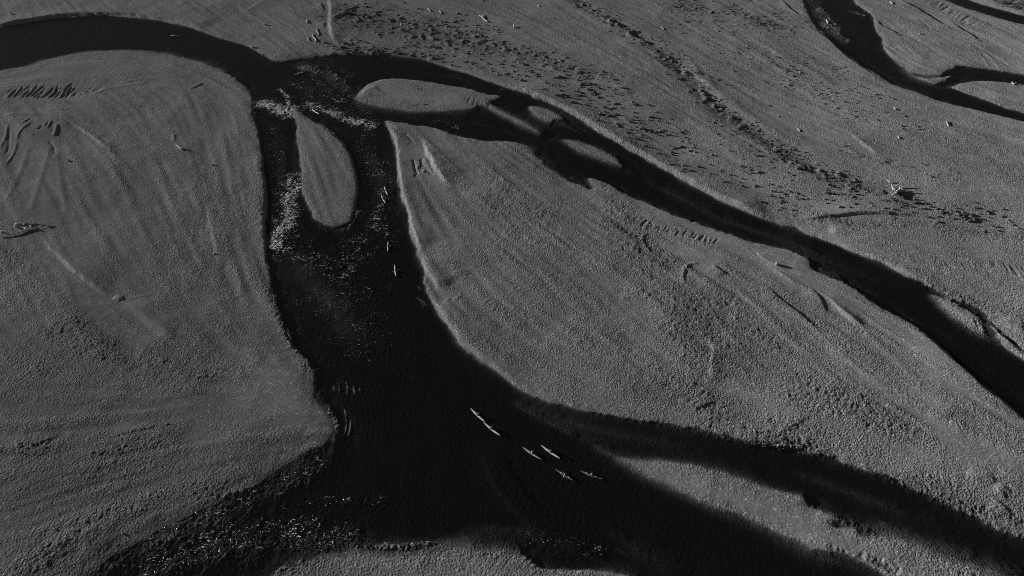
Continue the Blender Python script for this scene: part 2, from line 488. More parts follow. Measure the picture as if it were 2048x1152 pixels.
riffle = np.zeros(X.shape)
for pts, w, v in [([(230, 1125), (400, 1055), (520, 1000), (650, 925)], 34, 0.62), ([(300, 1150), (520, 1085), (690, 1075)], 40, 0.66), 
                  ([(600, 128), (655, 145), (690, 175)], 20, 0.85), ([(1628, 0), (1660, 50), (1690, 80)], 16, 1.0), ([(1700, 20), (1730, 30)], 8, 0.8), ([(1060, 1080), (1200, 1110)], 26, 0.42), ([(720, 1095), (900, 1088)], 8, 0.8),
                  ([(1440, 868), (1540, 886), (1620, 893)], 9, 0.8), ([(1780, 958), (1860, 988)], 8, 0.9), ([(1625, 1018), (1750, 1065)], 9, 0.8), ([(504, 220), (520, 330), (527, 440)], 5, 0.7),
                  ([(640, 452), (690, 460), (715, 420)], 10, 0.8), ([(796, 380), (815, 460)], 5, 0.5), ([(480, 165), (500, 200), (512, 260)], 8, 0.7), ([(655, 815), (675, 850), (668, 880)], 8, 0.7),
                  ([(565, 640), (590, 700)], 9, 0.6), ([(1115, 240), (1160, 262)], 9, 0.5), ([(1640, 540), (1690, 562)], 9, 0.4), ([(870, 240), (900, 252)], 8, 0.4), ([(1000, 175), (1060, 200)], 5, 0.4),
                  ([(1150, 350), (1175, 366)], 8, 0.5)]:
    brush(riffle, pts, w, v, 'max')

soft = np.zeros(X.shape)
for pts, w, v in [([(1190, 893), (1300, 922), (1420, 938), (1600, 1000)], 6, 0.2), ([(1230, 918), (1350, 972), (1480, 1032), (1600, 1085)], 6, 0.25), ([(0, 142), (170, 106), (340, 110), (430, 135)], 8, 0.8),
                  ([(720, 205), (800, 225), (940, 218)], 5, 0.5), ([(1000, 215), (1078, 266)], 6, 0.6), ([(1100, 240)], 14, 0.6), ([(1140, 285), (1240, 330)], 6, 0.6), ([(1870, 595), (1970, 670)], 8, 0.6),
                  ([(1060, 297), (1130, 357)], 8, 0.5), ([(1750, 1070), (1998, 1151)], 14, 0.9), ([(600, 1120), (800, 1100), (1000, 1097)], 10, 0.8), ([(628, 740), (655, 830)], 6, 0.5), ([(655, 860), (560, 934), (410, 1018), (256, 1095), (190, 1145)], 9, 0.6), ([(1800, 140), (1850, 160)], 10, 0.7)]:
    brush(soft, pts, w * 2.2 + 8, v, 'max')

rapid_and_sparkle = np.zeros(X.shape)  # weak strokes on open channels also add painted sun sparkle
for pts, w, v in [([(530, 205), (560, 215), (580, 226)], 20, 1.3), ([(560, 178), (575, 192), (576, 215)], 6, 1.15), ([(620, 208), (690, 233), (740, 250)], 17, 1.08), ([(620, 145), (655, 180), (680, 200)], 13, 0.55),
                  ([(585, 360), (572, 430), (556, 490)], 24, 1.15), ([(575, 500), (640, 530)], 28, 0.62), ([(765, 330), (765, 400), (745, 450)], 20, 0.6), ([(720, 480), (690, 560)], 42, 0.5),
                  ([(560, 280), (565, 340)], 14, 0.4), ([(720, 290), (740, 320)], 14, 0.45), ([(620, 600), (700, 640)], 40, 0.33), ([(890, 240), (915, 255)], 8, 0.5),
                  ([(300, 1130), (420, 1085), (540, 1060), (700, 1075)], 34, 0.6), ([(330, 1060), (480, 1000), (640, 930)], 22, 0.52), ([(600, 1005), (700, 998), (770, 1003)], 11, 0.5), ([(640, 120), (700, 150)], 20, 0.42), ([(1640, 30), (1680, 60)], 16, 0.42), ([(700, 180), (740, 240)], 14, 0.5), ([(1440, 872), (1540, 890), (1640, 905)], 9, 0.5), ([(1800, 965), (1860, 990)], 8, 0.5), ([(1640, 1030), (1740, 1065)], 9, 0.45), ([(1060, 1075), (1200, 1100)], 16, 0.42), ([(720, 1090), (880, 1085)], 7, 0.5), ([(1010, 170), (1000, 190)], 6, 0.35), ([(590, 480), (660, 580), (740, 680)], 70, 0.36), ([(730, 270), (760, 380), (780, 480)], 26, 0.4), ([(545, 250), (560, 380)], 16, 0.42), ([(590, 160), (640, 200), (720, 245)], 24, 0.5), ([(820, 235), (900, 245)], 9, 0.35)]:
    brush(rapid_and_sparkle, pts, w, v, 'max')

# ---- shoreline profile
edge_wob = rnoise(X, Y, 9.0, 1) * 0.55 + rnoise(X, Y, 3.5, 5) * 0.45 + rnoise(X, Y, 1.4, 0) * 0.26 + rnoise(X, Y, 0.6, 2) * 0.14
d = sd_at(X, Y)
inside_net = (np.abs(X) < 329) & (Y > 21) & (Y < 429)
d = np.where(inside_net, d, FAR)
d = d + edge_wob * np.clip(0.4 + rough, 0.4, 1.4) * np.exp(-np.abs(d) / 6)
dl = np.maximum(d, 0); dw = np.maximum(-d, 0)
bank_h = 0.26 * (1 - 0.55 * soft)
land = bank_h * (1 - np.exp(-dl / (0.8 + 6.5 * soft))) + 0.5 * (1 - np.exp(-dl / 16.0))
bed = -1.5 * (1 - np.exp(-dw / (2.7 + 9 * soft))) * (1 + 0.3 * rnoise(X, Y, 13, 4) + 0.25 * rnoise(X, Y, 4.5, 0))
shoal_noise = rnoise(X, Y, 0.26, 1) * 0.6 + rnoise(X, Y, 0.45, 2) * 0.5 + rnoise(X, Y, 1.6, 4) * 0.25 + rnoise(X, Y, 5.0, 3) * 0.7 + rnoise(X, Y, 14.0, 5) * 0.5
rif_bed = -0.12 + 0.26 * shoal_noise
rif = sstep(0.08, 0.75, riffle) * sstep(0, 0.6, dw)
bed = bed * (1 - rif) + rif_bed * rif
Z = np.where(d > 0, land, bed)

# ---- shoals under water
def shoal(pts, wpx, level):
    xy = pts_xy(pts, 0)
    s = px_scale(*pts[0]) * wpx
    sl = line_window(xy, s * 3)
    if sl is None: return
    dd, _, t = line_dist(xy, sl)
    w = np.exp(-(dd / s) ** 2) * taper(t, 0.3)
    z = Z[sl]
    Z[sl] = np.where(z < level, z + (level - z) * w, z)
shoal([(985, 775), (1060, 825), (1150, 870), (1210, 905)], 12, -0.25)
shoal([(1000, 765), (1130, 845), (1300, 880), (1480, 915)], 24, -0.36)
shoal([(1105, 235), (1180, 275)], 10, -0.2)
shoal([(1270, 945), (1400, 1005), (1520, 1055)], 10, -0.2)
shoal([(1440, 1020), (1560, 1075), (1640, 1110), (1760, 1160)], 10, -0.3)
shoal([(1150, 990), (1250, 1090), (1400, 1160)], 26, -0.5)
shoal([(560, 470), (620, 560), (700, 660), (800, 740)], 60, -0.30)
shoal([(1160, 290), (1300, 365), (1450, 440), (1600, 492), (1750, 565), (1900, 665)], 16, -0.36)
shoal([(560, 260), (565, 330), (570, 420)], 16, -0.34)
shoal([(735, 260), (760, 360), (790, 470)], 18, -0.34)
shoal([(760, 130), (900, 150), (1000, 185)], 9, -0.4)
shoal([(1500, 910), (1700, 985), (1900, 1060)], 22, -0.42)
shoal([(1960, 650), (1985, 690)], 8, -0.2)
shoal([(880, 235), (980, 250), (1100, 300)], 10, -0.4)
shoal([(1625, 528), (1700, 560)], 9, -0.3)
shoal([(880, 1050), (1050, 1060), (1150, 1075)], 22, -0.35)
shoal([(440, 150), (520, 190)], 9, -0.25)

Z += np.where(d < 0, 0.07 * rnoise(X, Y, 1.2, 3) + 0.09 * rnoise(X, Y, 3.2, 1), 0) * sstep(0.3, 2.5, dw)

# ---- steps and ridges in the gravel
land_mask = sstep(-0.2, 0.6, d)
def scarp(pts, up, A, w=0.5, L=8.0, k=0.35, wob=0.4):
    xy = np.array([ground_xy(u, v, 0.4) for u, v in smooth_poly(pts, 4, False)])
    pad = L * 3 + 2
    sl = line_window(xy, pad)
    if sl is None: return
    dd, sg, t = line_dist(xy, sl)
    mid = len(xy) // 2
    e = xy[mid] - xy[mid - 1]
    left = np.array([-e[1], e[0]])
    s = dd * sg * (1 if left @ np.array(up) > 0 else -1)
    s = s + wob * rnoise(X[sl], Y[sl], 2.5, 4) * min(1, w * 2)
    tp = taper(t, k)
    if up[0] > 0 and A > 0: A = A * 1.75
    Z[sl] += A * sstep(-w, w, s) * np.exp(-(np.maximum(s - w, 0) / (0.3 + L * 0.7 * tp)) ** 1.5) * tp * land_mask[sl]

def ridge(pts, A, w, k=0.15):
    xy = np.array([ground_xy(u, v, 0.4) for u, v in smooth_poly(pts, 3, False)])
    sl = line_window(xy, w * 3)
    if sl is None: return
    dd, _, t = line_dist(xy, sl)
    Z[sl] += A * np.exp(-(dd / w) ** 2) * taper(t, k) * land_mask[sl]

E_, W_, N_, NE_, NW_, SW_ = (1, 0), (-1, 0), (0, 1), (1, 1), (-1, 1), (-1, -1)
for a in [
    ([(838, 272), (848, 283), (849, 295), (853, 308), (864, 324), (868, 335), (878, 350), (890, 365), (901, 374), (915, 383)], E_, 0.55, 0.6, 7.0),
    ([(915, 383), (945, 395), (975, 415), (1000, 428)], NE_, 0.18, 0.4, 5.0),
    ([(1425, 668), (1418, 682), (1424, 705), (1420, 735), (1417, 770)], E_, 0.24, 0.35, 7.0),
    ([(655, -10), (660, 20), (659, 45), (661, 65), (668, 80), (676, 95)], E_, 0.6, 0.9, 12.0),
    ([(130, 238), (160, 258), (185, 278), (215, 300), (235, 325)], NE_, 0.3, 0.5, 3.0),
    ([(80, 470), (100, 500), (150, 545), (200, 585), (235, 602)], NE_, 0.34, 0.6, 8.0),
    ([(235, 602), (275, 632), (315, 658), (345, 690)], NE_, 0.3, 1.2, 6.0),
    ([(1748, 32), (1765, 50), (1790, 63), (1806, 72), (1838, 82)], (1, 0.6), -0.45, 0.5, 6.0),
    ([(1780, -10), (1815, 8), (1850, 27), (1880, 45), (1912, 62)], SW_, 0.5, 0.5, 10.0),
    ([(1890, 35), (1925, 60), (1950, 75), (1968, 92)], SW_, 0.35, 0.35, 3.0),
    ([(1572, 441), (1620, 437), (1680, 433), (1730, 430), (1790, 432), (1850, 438), (1900, 446)], (-0.3, 1), 0.62, 0.4, 8.0),
    ([(1424, 527), (1440, 540), (1458, 551)], SW_, 0.4, 0.3, 4.0), ([(1520, 562), (1545, 585), (1580, 615), (1620, 645), (1640, 660)], SW_, 0.3, 0.35, 4.0),
    ([(1620, 572), (1645, 605), (1655, 632)], W_, 0.3, 0.3, 4.0), ([(1625, 575), (1660, 605), (1700, 640), (1740, 665)], NE_, 0.25, 0.5, 5.0),
    ([(1502, 495), (1520, 513), (1545, 530), (1580, 548)], NE_, 0.2, 0.3, 5.0),
    ([(219, 879), (260, 868), (335, 848)], (-0.3, 1), 0.14, 0.25, 5.0), ([(0, 905), (60, 893), (135, 868)], (-0.3, 1), 0.2, 0.4, 6.0), ([(130, 815), (200, 806)], (-0.3, 1), 0.1, 0.25, 4.0),
    ([(45, 1160), (150, 1098), (240, 1050), (300, 1015)], NW_, 0.2, 0.9, 6.0), ([(150, 1125), (200, 1098), (250, 1072)], NW_, 0.2, 1.3, 4.0),
    ([(838, 506), (850, 533), (862, 555), (878, 576), (893, 590)], E_, 0.4, 0.6, 8.0), ([(893, 592), (912, 615), (940, 638)], SW_, 0.25, 0.9, 4.0),
    ([(1005, 168), (1077, 194), (1129, 217), (1180, 247), (1231, 278), (1282, 308), (1350, 348), (1403, 374), (1451, 400), (1502, 422), (1560, 443)], NE_, 0.6, 0.85, 9.0, 0.1),
    ([(772, 246), (787, 270), (795, 300), (799, 340), (805, 380), (816, 425), (827, 465), (843, 508)], E_, 0.42, 0.5, 7.0, 0.1),
    ([(858, 578), (874, 614), (901, 654), (930, 690), (981, 728), (1032, 766), (1085, 790)], NE_, 0.28, 0.7, 10.0),
    ([(1615, 464), (1656, 478), (1707, 500), (1758, 519), (1827, 553), (1868, 575), (1912, 594)], NE_, 0.3, 0.8, 8.0),
    ([(-30, 58), (0, 51), (68, 39), (137, 30), (205, 28), (274, 31), (359, 45), (420, 62)], N_, 0.85, 0.5, 12.0, 0.1),
    ([(519, 280), (527, 330), (530, 370), (530, 420), (529, 465), (532, 505), (537, 535)], W_, 0.3, 0.3, 14.0),
    ([(600, 228), (632, 246), (665, 268), (685, 288), (700, 309), (708, 331), (714, 365), (712, 395), (706, 420)], (-1, -0.4), 0.3, 0.35, 8.0),
    ([(1800, 640), (1833, 660), (1881, 694), (1929, 737), (1970, 774), (2048, 838), (2100, 880)], SW_, 0.35, 0.45, 10.0),
    ([(1600, 40), (1650, 72), (1690, 110), (1741, 144), (1786, 172)], SW_, 0.4, 0.5, 12.0), ([(1560, -5), (1585, 20), (1610, 38)], SW_, 0.35, 0.4, 4.0),
    ([(1900, -5), (1960, 18), (2048, 44)], (0.3, 1), -0.3, 0.5, 8.0),
    ([(1690, 262), (1740, 300), (1775, 318)], NE_, 0.25, 0.5, 4.0), ([(1350, 120), (1400, 160), (1440, 190)], NE_, 0.25, 0.6, 6.0), ([(1130, -5), (1200, 35), (1290, 95)], NE_, 0.3, 0.6, 10.0),
    ([(1930, 958), (1975, 966), (2000, 975)], N_, 0.3, 0.6, 3.0), ([(1975, 985), (2000, 970), (2030, 990)], E_, 0.16, 0.6, 3.0), ([(1975, 990), (2000, 1005), (2030, 1030)], SW_, 0.22, 0.5, 3.0),
    ([(1385, 828), (1405, 812), (1440, 802)], NE_, 0.12, 0.3, 5.0), ([(1545, 868), (1600, 845), (1640, 825)], (-0.3, 1), 0.15, 0.5, 6.0), ([(1860, 845), (1910, 828), (1950, 822)], (-0.3, 1), 0.14, 0.5, 7.0),
    ([(1660, 462), (1680, 459), (1700, 455)], N_, 0.35, 1.2, 4.0), ([(1990, 640), (2020, 655), (2060, 672)], NE_, 0.3, 0.8, 5.0),
    ([(715, 195), (735, 176), (760, 168)], (1, -0.3), 0.2, 1.0, 6.0), ([(745, 172), (770, 185), (782, 190)], (-1, -0.5), 0.15, 0.4, 3.0),
    ([(480, 30), (540, -10)], (1, -1), 0.15, 0.5, 5.0), ([(575, 0), (590, 25), (610, 50)], SW_, 0.12, 0.4, 4.0), ([(640, 5), (652, 25)], SW_, 0.35, 0.4, 4.0), ([(648, 45), (650, 58)], W_, 0.3, 0.4, 3.0),
    ([(405, 390), (425, 470), (440, 560)], E_, 0.12, 0.5, 6.0), ([(465, 520), (478, 570), (470, 600)], E_, 0.12, 0.5, 5.0), ([(560, 470), (540, 420)], E_, 0.1, 0.5, 5.0),
    ([(0, 640), (90, 650), (160, 690), (240, 740), (285, 775)], (-0.3, 1), 0.16, 0.5, 8.0), ([(80, 770), (180, 775), (270, 790)], (-0.3, 1), 0.12, 0.4, 6.0),
    ([(1980, 640), (2005, 668), (2048, 706)], SW_, 0.3, 0.5, 4.0)]:
    scarp(*a)

for pts, A, w in [
    ([(48, 192), (80, 197), (120, 205), (170, 200)], 0.16, 0.9), ([(95, 221), (140, 219)], 0.35, 0.5), ([(0, 233), (50, 230), (75, 240), (110, 245)], 0.25, 1.2),
    ([(210, 150), (260, 147), (300, 160), (380, 165)], 0.12, 1.5), ([(377, 178), (390, 174), (405, 166)], 0.4, 0.5), ([(180, 192), (230, 176), (300, 166)], 0.25, 0.9),
    ([(1300, 464), (1285, 473), (1288, 488), (1300, 503), (1318, 515), (1342, 525)], 0.24, 0.5), ([(1400, 527), (1380, 528), (1369, 540), (1365, 556), (1372, 568)], 0.26, 0.5),
    ([(105, 285), (85, 350), (60, 430)], 0.16, 1.1), ([(112, 290), (122, 360), (135, 440)], 0.15, 1.0), ([(125, 275), (175, 370), (225, 490)], 0.16, 1.3), ([(160, 262), (220, 330), (275, 430), (310, 520)], 0.16, 1.4), ([(60, 290), (40, 350), (10, 410)], 0.16, 1.1),
    ([(300, 300), (350, 420), (380, 560)], 0.1, 1.5), ([(440, 250), (470, 380), (490, 520)], 0.1, 1.4), ([(0, 232), (60, 227), (110, 240), (150, 254)], 0.28, 0.8), ([(230, 170), (300, 158), (380, 172)], 0.18, 1.0),
    ([(0, 985), (150, 945), (330, 905), (480, 880)], 0.12, 0.9), ([(0, 1025), (200, 962), (380, 915)], 0.12, 0.8), ([(120, 792), (300, 802), (430, 778)], 0.1, 0.9), ([(0, 1075), (160, 1010), (330, 950), (520, 905)], 0.12, 0.9), ([(0, 850), (200, 835), (420, 812)], 0.1, 0.8),
    ([(1440, 545), (1500, 600), (1600, 700), (1700, 780)], 0.16, 1.1), ([(1385, 575), (1450, 660), (1550, 770)], 0.15, 1.0), ([(1660, 600), (1760, 690), (1860, 785)], 0.16, 1.1), ([(1560, 590), (1660, 690), (1800, 800)], 0.13, 1.0), ([(920, 390), (1040, 500), (1180, 640), (1300, 780)], 0.14, 1.6),
    ([(880, 420), (960, 540), (1060, 660)], 0.1, 1.4), ([(1490, 500), (1540, 530), (1600, 575)], 0.14, 0.8),
    ([(230, 597), (245, 600)], 0.5, 0.8), ([(255, 600), (310, 588)], 0.12, 0.4), ([(348, 270), (350, 285)], 0.25, 0.5), ([(420, 380), (455, 430)], 0.08, 0.5),
    ([(36, 282), (30, 305), (20, 322), (10, 335)], 0.22, 0.5), ([(65, 244), (48, 258), (38, 270), (36, 282)], 0.28, 0.5), ([(16, 248), (14, 270), (6, 290), (0, 300)], 0.22, 0.5),
    ([(115, 248), (113, 262), (108, 275)], 0.4, 0.6), ([(103, 243), (96, 258)], 0.3, 0.5), ([(95, 245), (88, 256)], 0.25, 0.4), ([(60, 238), (44, 248)], 0.3, 0.4),
    ([(18, 255), (19, 280), (18, 300), (10, 314)], -0.25, 0.5), ([(98, 282), (108, 296), (113, 312)], -0.25, 0.5), ([(86, 252), (78, 262)], -0.3, 0.6), ([(200, 276), (216, 288)], -0.25, 0.6),
    ([(270, 290), (275, 300), (230, 300)], 0.12, 0.6), ([(245, 298), (280, 292)], 0.15, 0.5), ([(310, 380), (360, 520)], 0.08, 0.8),
    ([(826, 320), (831, 342), (834, 347)], -0.4, 0.4), ([(842, 318), (844, 330), (852, 334)], -0.35, 0.4), ([(835, 345), (830, 355)], -0.3, 0.4), ([(810, 268), (826, 285)], -0.25, 0.5),
    ([(848, 315), (856, 332), (866, 348)], 0.2, 0.5), ([(838, 330), (834, 340)], 0.3, 0.4), ([(850, 340), (846, 348)], 0.25, 0.3), ([(856, 345), (866, 352)], -0.25, 0.4),
    ([(1660, 464), (1690, 460), (1705, 456)], 0.3, 1.6), ([(1800, 395), (1786, 388)], 0.2, 0.8), ([(905, 600), (925, 590)], 0.15, 0.5), ([(890, 605), (900, 596)], 0.12, 0.4),
    ([(1835, 40), (1850, 48), (1862, 62)], -0.2, 0.6), ([(1940, 80), (1980, 105), (2020, 120)], 0.12, 1.5), ([(1960, 95), (1990, 125), (2002, 140)], 0.18, 0.8), ([(1955, 100), (1980, 135)], 0.12, 0.6),
    ([(1370, 115), (1385, 128), (1400, 150)], 0.25, 1.2), ([(820, 213), (850, 208), (885, 205)], -0.12, 0.8), ([(1830, 180), (1900, 170), (1960, 163)], 0.1, 1.0),
    ([(1330, 105), (1390, 170), (1450, 228), (1550, 292), (1640, 347), (1730, 385)], -0.6, 3.6), ([(1140, -5), (1230, 45), (1330, 105)], -0.5, 3.0), ([(1400, 155), (1480, 215), (1580, 272), (1700, 330)], 0.35, 3.0),
    ([(680, 30), (700, 20), (715, 12)], 0.5, 0.8), ([(665, 42), (690, 30), (740, 28), (770, 20)], 0.5, 0.8), ([(740, 30), (780, 28), (810, 30), (830, 35)], 0.4, 0.8)]:
    ridge(pts, A * 0.8, w)

def rills(line, lean, length, spacing, A, w):
    """a comb of little erosion gullies along an edge"""
    p = smooth_poly(line, 12, False)
    seg = np.hypot(*(p[1:] - p[:-1]).T); cum = np.concatenate([[0], np.cumsum(seg)])
    s = 0
    while s < cum[-1]:
        x, y = np.interp(s, cum, p[:, 0]), np.interp(s, cum, p[:, 1])
        l = length * random.uniform(0.8, 1.8)
        dx, dy = lean[0] * l * random.uniform(0.7, 1.3), lean[1] * l
        k = random.uniform(-0.15, 0.15) * l
        ridge([(x, y), (x + dx * 0.5 + k, y + dy * 0.5), (x + dx, y + dy)], 0.42 * A * random.uniform(0.3, 1.4), w, 0.3)
        ridge([(x + 2.5, y), (x + 2.5 + dx * 0.5 + k, y + dy * 0.5), (x + 2.5 + dx, y + dy)], -0.25 * A * random.uniform(0.3, 1.3), w * 0.7, 0.3)
        s += spacing * random.uniform(0.5, 1.2)
rills([(0, 198), (40, 200), (75, 201), (120, 198), (140, 196)], (0.75, -0.8), 26, 6.0, -0.75, 0.5)
rills([(120, 198), (160, 194), (200, 188)], (0.8, -0.7), 16, 8, -0.35, 0.5)
rills([(205, 147), (240, 146), (280, 148)], (0.9, -0.6), 12, 9, -0.2, 0.5)
rills([(270, 220), (290, 218)], (0.8, -0.6), 14, 6, -0.35, 0.5)
rills([(1205, 378), (1240, 418), (1270, 450)], (0.75, -0.5), 14, 6.5, -0.3, 0.4)
rills([(1270, 450), (1310, 462), (1350, 473), (1400, 484), (1428, 490)], (0.6, -0.75), 13, 6.5, -0.36, 0.38)
rills([(918, 386), (950, 400), (985, 425)], (0.5, -0.6), 8, 8, -0.22, 0.35)
rills([(1010, 432), (1032, 436)], (0.8, -0.5), 8, 5, -0.22, 0.35)
rills([(1852, 10), (1890, 28), (1930, 52), (1955, 58)], (0.9, -0.55), 16, 7, -0.6, 0.8)
rills([(1870, 520), (1920, 525), (1980, 524), (2048, 532)], (0.5, 0.7), 14, 9, -0.3, 0.5)
rills([(2000, 525), (2030, 530), (2060, 545)], (0.5, 1.0), 22, 12, -0.3, 0.5)
rills([(938, 186), (960, 196), (985, 204)], (-0.35, 0.9), 16, 7, -0.3, 0.45)
rills([(1640, 1100), (1690, 1112), (1740, 1126), (1790, 1150)], (0.55, -0.75), 14, 9, -0.4, 0.4)
rills([(1700, 318), (1740, 322), (1780, 330)], (0.9, -0.3), 14, 8, -0.3, 0.6)
rills([(1950, 636), (1965, 640)], (0.3, 0.9), 14, 6, -0.3, 0.4)
rills([(1080, 460), (1110, 468)], (0.8, -0.3), 10, 7, -0.18, 0.4)

# ---- flow streaks: noise smeared along the direction in which floods ran
FLOW = [[(0, 230), (60, 330), (120, 480), (160, 620)], [(120, 250), (260, 400), (380, 600), (500, 760)], [(100, 480), (235, 600), (310, 650), (500, 780)], [(380, 180), (440, 350), (480, 560), (560, 760)],
        [(500, 230), (522, 450), (570, 680), (620, 760)], [(0, 800), (250, 800), (500, 770)], [(0, 920), (200, 885), (400, 850), (640, 850)], [(0, 1050), (250, 960), (450, 900), (640, 870)], [(50, 1150), (300, 1030), (500, 950), (640, 890)],
        [(0, 160), (170, 125), (340, 140), (450, 180)], [(850, 270), (1000, 420), (1200, 580), (1400, 760)], [(800, 330), (850, 500), (950, 660), (1100, 780)], [(1060, 320), (1290, 470), (1500, 620), (1700, 780), (1850, 880)],
        [(1300, 430), (1500, 520), (1700, 640), (1950, 800)], [(1000, 700), (1300, 820), (1700, 880), (2048, 1000)], [(1100, 0), (1350, 150), (1640, 340), (2048, 480)], [(1400, 0), (1700, 180), (2048, 300)], [(1600, 460), (1850, 540), (2048, 620)],
        [(100, -20), (140, 40)], [(480, -20), (650, 110)], [(700, 60), (900, 90), (1100, 180), (1400, 350), (1700, 430), (2048, 470)], [(1240, 910), (1600, 1030), (1900, 1140)], [(590, 230), (640, 330), (665, 440)],
        [(720, 190), (850, 195), (1000, 210)], [(1750, 40), (1820, 120), (1900, 150)], [(1800, 20), (1950, 80), (2048, 140)], [(600, 1150), (900, 1100), (1200, 1150)]]
FS = 0.7
fx_ = np.arange(-310, 310, FS); fy_ = np.arange(40, 400, FS)
# direction on a coarse 5 m grid
cx = np.arange(-315, 316, 5.0); cy = np.arange(35, 406, 5.0)
CXX, CYY = np.meshgrid(cx, cy)
vx = np.zeros(CXX.shape); vy = np.zeros(CXX.shape)
for fl in FLOW:
    q = np.array([ground_xy(u, v) for u, v in smooth_poly(fl, 4, False)])
    for a, b in zip(q[:-1], q[1:]):
        e = b - a; L = np.hypot(*e) + 1e-6; m_ = (a + b) / 2
        w = L / (((CXX - m_[0]) ** 2 + (CYY - m_[1]) ** 2) + 9) ** 1.2
        vx += w * e[0] / L; vy += w * e[1] / L
nrm = np.hypot(vx, vy) + 1e-9
vx /= nrm; vy /= nrm
def bil(A, x, y, x0, y0, s):
    fx = np.clip((x - x0) / s, 0, A.shape[1] - 1.001); fy = np.clip((y - y0) / s, 0, A.shape[0] - 1.001)
    i, j = fx.astype(int), fy.astype(int)
    fx, fy = fx - i, fy - j
    return (A[j, i] * (1 - fx) + A[j, i + 1] * fx) * (1 - fy) + (A[j + 1, i] * (1 - fx) + A[j + 1, i + 1] * fx) * fy
FX, FY = np.meshgrid(fx_, fy_)
white = rng.standard_normal(FX.shape).astype(np.float32)
dirx = bil(vx, FX, FY, -315, 35, 5.0); diry = bil(vy, FX, FY, -315, 35, 5.0)
lic = white.copy()
lic_long = white.copy()
for sgn in (-1, 1):
    px, py = FX.copy(), FY.copy()
    for k in range(22):
        ix = np.clip(((px + 310) / FS), 0, len(fx_) - 1).astype(int); iy = np.clip(((py - 40) / FS), 0, len(fy_) - 1).astype(int)
        px = px + sgn * FS * dirx[iy, ix]; py = py + sgn * FS * diry[iy, ix]
        ix = np.clip(((px + 310) / FS), 0, len(fx_) - 1).astype(int); iy = np.clip(((py - 40) / FS), 0, len(fy_) - 1).astype(int)
        if k < 6: lic += white[iy, ix]
        lic_long += white[iy, ix]
lic /= math.sqrt(13); lic_long /= math.sqrt(45)
def box3(a):
    b = a.copy()
    b[1:-1, 1:-1] = (a[1:-1, 1:-1] * 4 + (a[:-2, 1:-1] + a[2:, 1:-1] + a[1:-1, :-2] + a[1:-1, 2:]) * 2 + a[:-2, :-2] + a[2:, 2:] + a[:-2, 2:] + a[2:, :-2]) / 16
    return b
lic = box3(lic); lic_long = box3(box3(lic_long))
BS = 2.4
bx_ = np.arange(-320, 320, BS); by_ = np.arange(30, 410, BS)
BX, BY = np.meshgrid(bx_, by_)
wb = rng.standard_normal(BX.shape)
bdx, bdy = bil(vx, BX, BY, -315, 35, 5.0), bil(vy, BX, BY, -315, 35, 5.0)
fold = wb.copy()
for sgn in (-1, 1):
    px, py = BX.copy(), BY.copy()
    for k in range(11):
        ix = np.clip((px + 320) / BS, 0, len(bx_) - 1).astype(int); iy = np.clip((py - 30) / BS, 0, len(by_) - 1).astype(int)
        px = px + sgn * BS * bdx[iy, ix]; py = py + sgn * BS * bdy[iy, ix]
        ix = np.clip((px + 320) / BS, 0, len(bx_) - 1).astype(int); iy = np.clip((py - 30) / BS, 0, len(by_) - 1).astype(int)
        fold += wb[iy, ix]
fold = box3(box3(fold / math.sqrt(23)))
core = (slice(r0, r1), slice(c0, c1))
Xc, Yc = X[core], Y[core]
st = bil(lic, Xc, Yc, -310, 40, FS); stl = bil(lic_long, Xc, Yc, -310, 40, FS)
wx_ = rnoise(Xc, Yc, 6, 1) * 1.6; wy_ = rnoise(Xc, Yc, 6, 3) * 1.6
fld = bil(fold, Xc + wx_, Yc + wy_, -320, 30, BS)

# ---- stones, streaks, hummocks
lm = land_mask[core]
rough[core] *= np.clip(1 + 0.35 * stl + 0.2 * st + 0.35 * fld, 0.35, 2)
rg = rough[core]
vg = veg[core]
micro = rnoise(Xc, Yc, 0.52, 0) * 0.65 + rnoise(Xc, Yc, 0.85, 1) * 0.65 + rnoise(Xc, Yc, 0.38, 2) * 0.4
hum = rnoise(Xc, Yc, 3.0, 3) * 0.6 + rnoise(Xc, Yc, 1.6, 4) * 0.5
hum = np.maximum(hum - 0.05, 0) ** 1.3
MICRO, STREAK = 0.062, 0.03
dz = micro * np.minimum(rg ** 2.1, 1.5) * MICRO * 1.15 * (1 + 0.8 * np.exp(-(d[core] / 1.6) ** 2)) + (st * 0.7 + stl) * STREAK * (0.5 + 0.5 * rg) * lm + hum * vg * 1.6 * lm
dz += (rnoise(Xc, Yc, 26, 5) * 0.3 + rnoise(Xc, Yc, 9, 2) * 0.06 + fld * 0.17 * (0.35 + 0.65 * sstep(-0.5, 0.4, rnoise(Xc, Yc, 45, 0)))) * lm * sstep(1, 14, d[core])
Z[core] += dz
Z = np.where((d > 0) & (Z < 0.03), 0.03 + (Z - 0.03) * 0.3, Z)

# ---- colour and wetness of the stones, and light falloff painted into the tone
tone = GRAVEL_TONE * (1 + 0.10 * rnoise(X, Y, 40, 2) + 0.08 * rnoise(X, Y, 11, 3))
tone[core] *= (1 + 0.09 * stl)
tone = tone * (1.0 - 0.4 * np.clip(veg, 0, 1)) * (1 + 0.22 * np.clip(0.5 - rough, -0.6, 0.5))
wet = sstep(0.10, 0.0, Z) * sstep(4.0, 1.0, d)

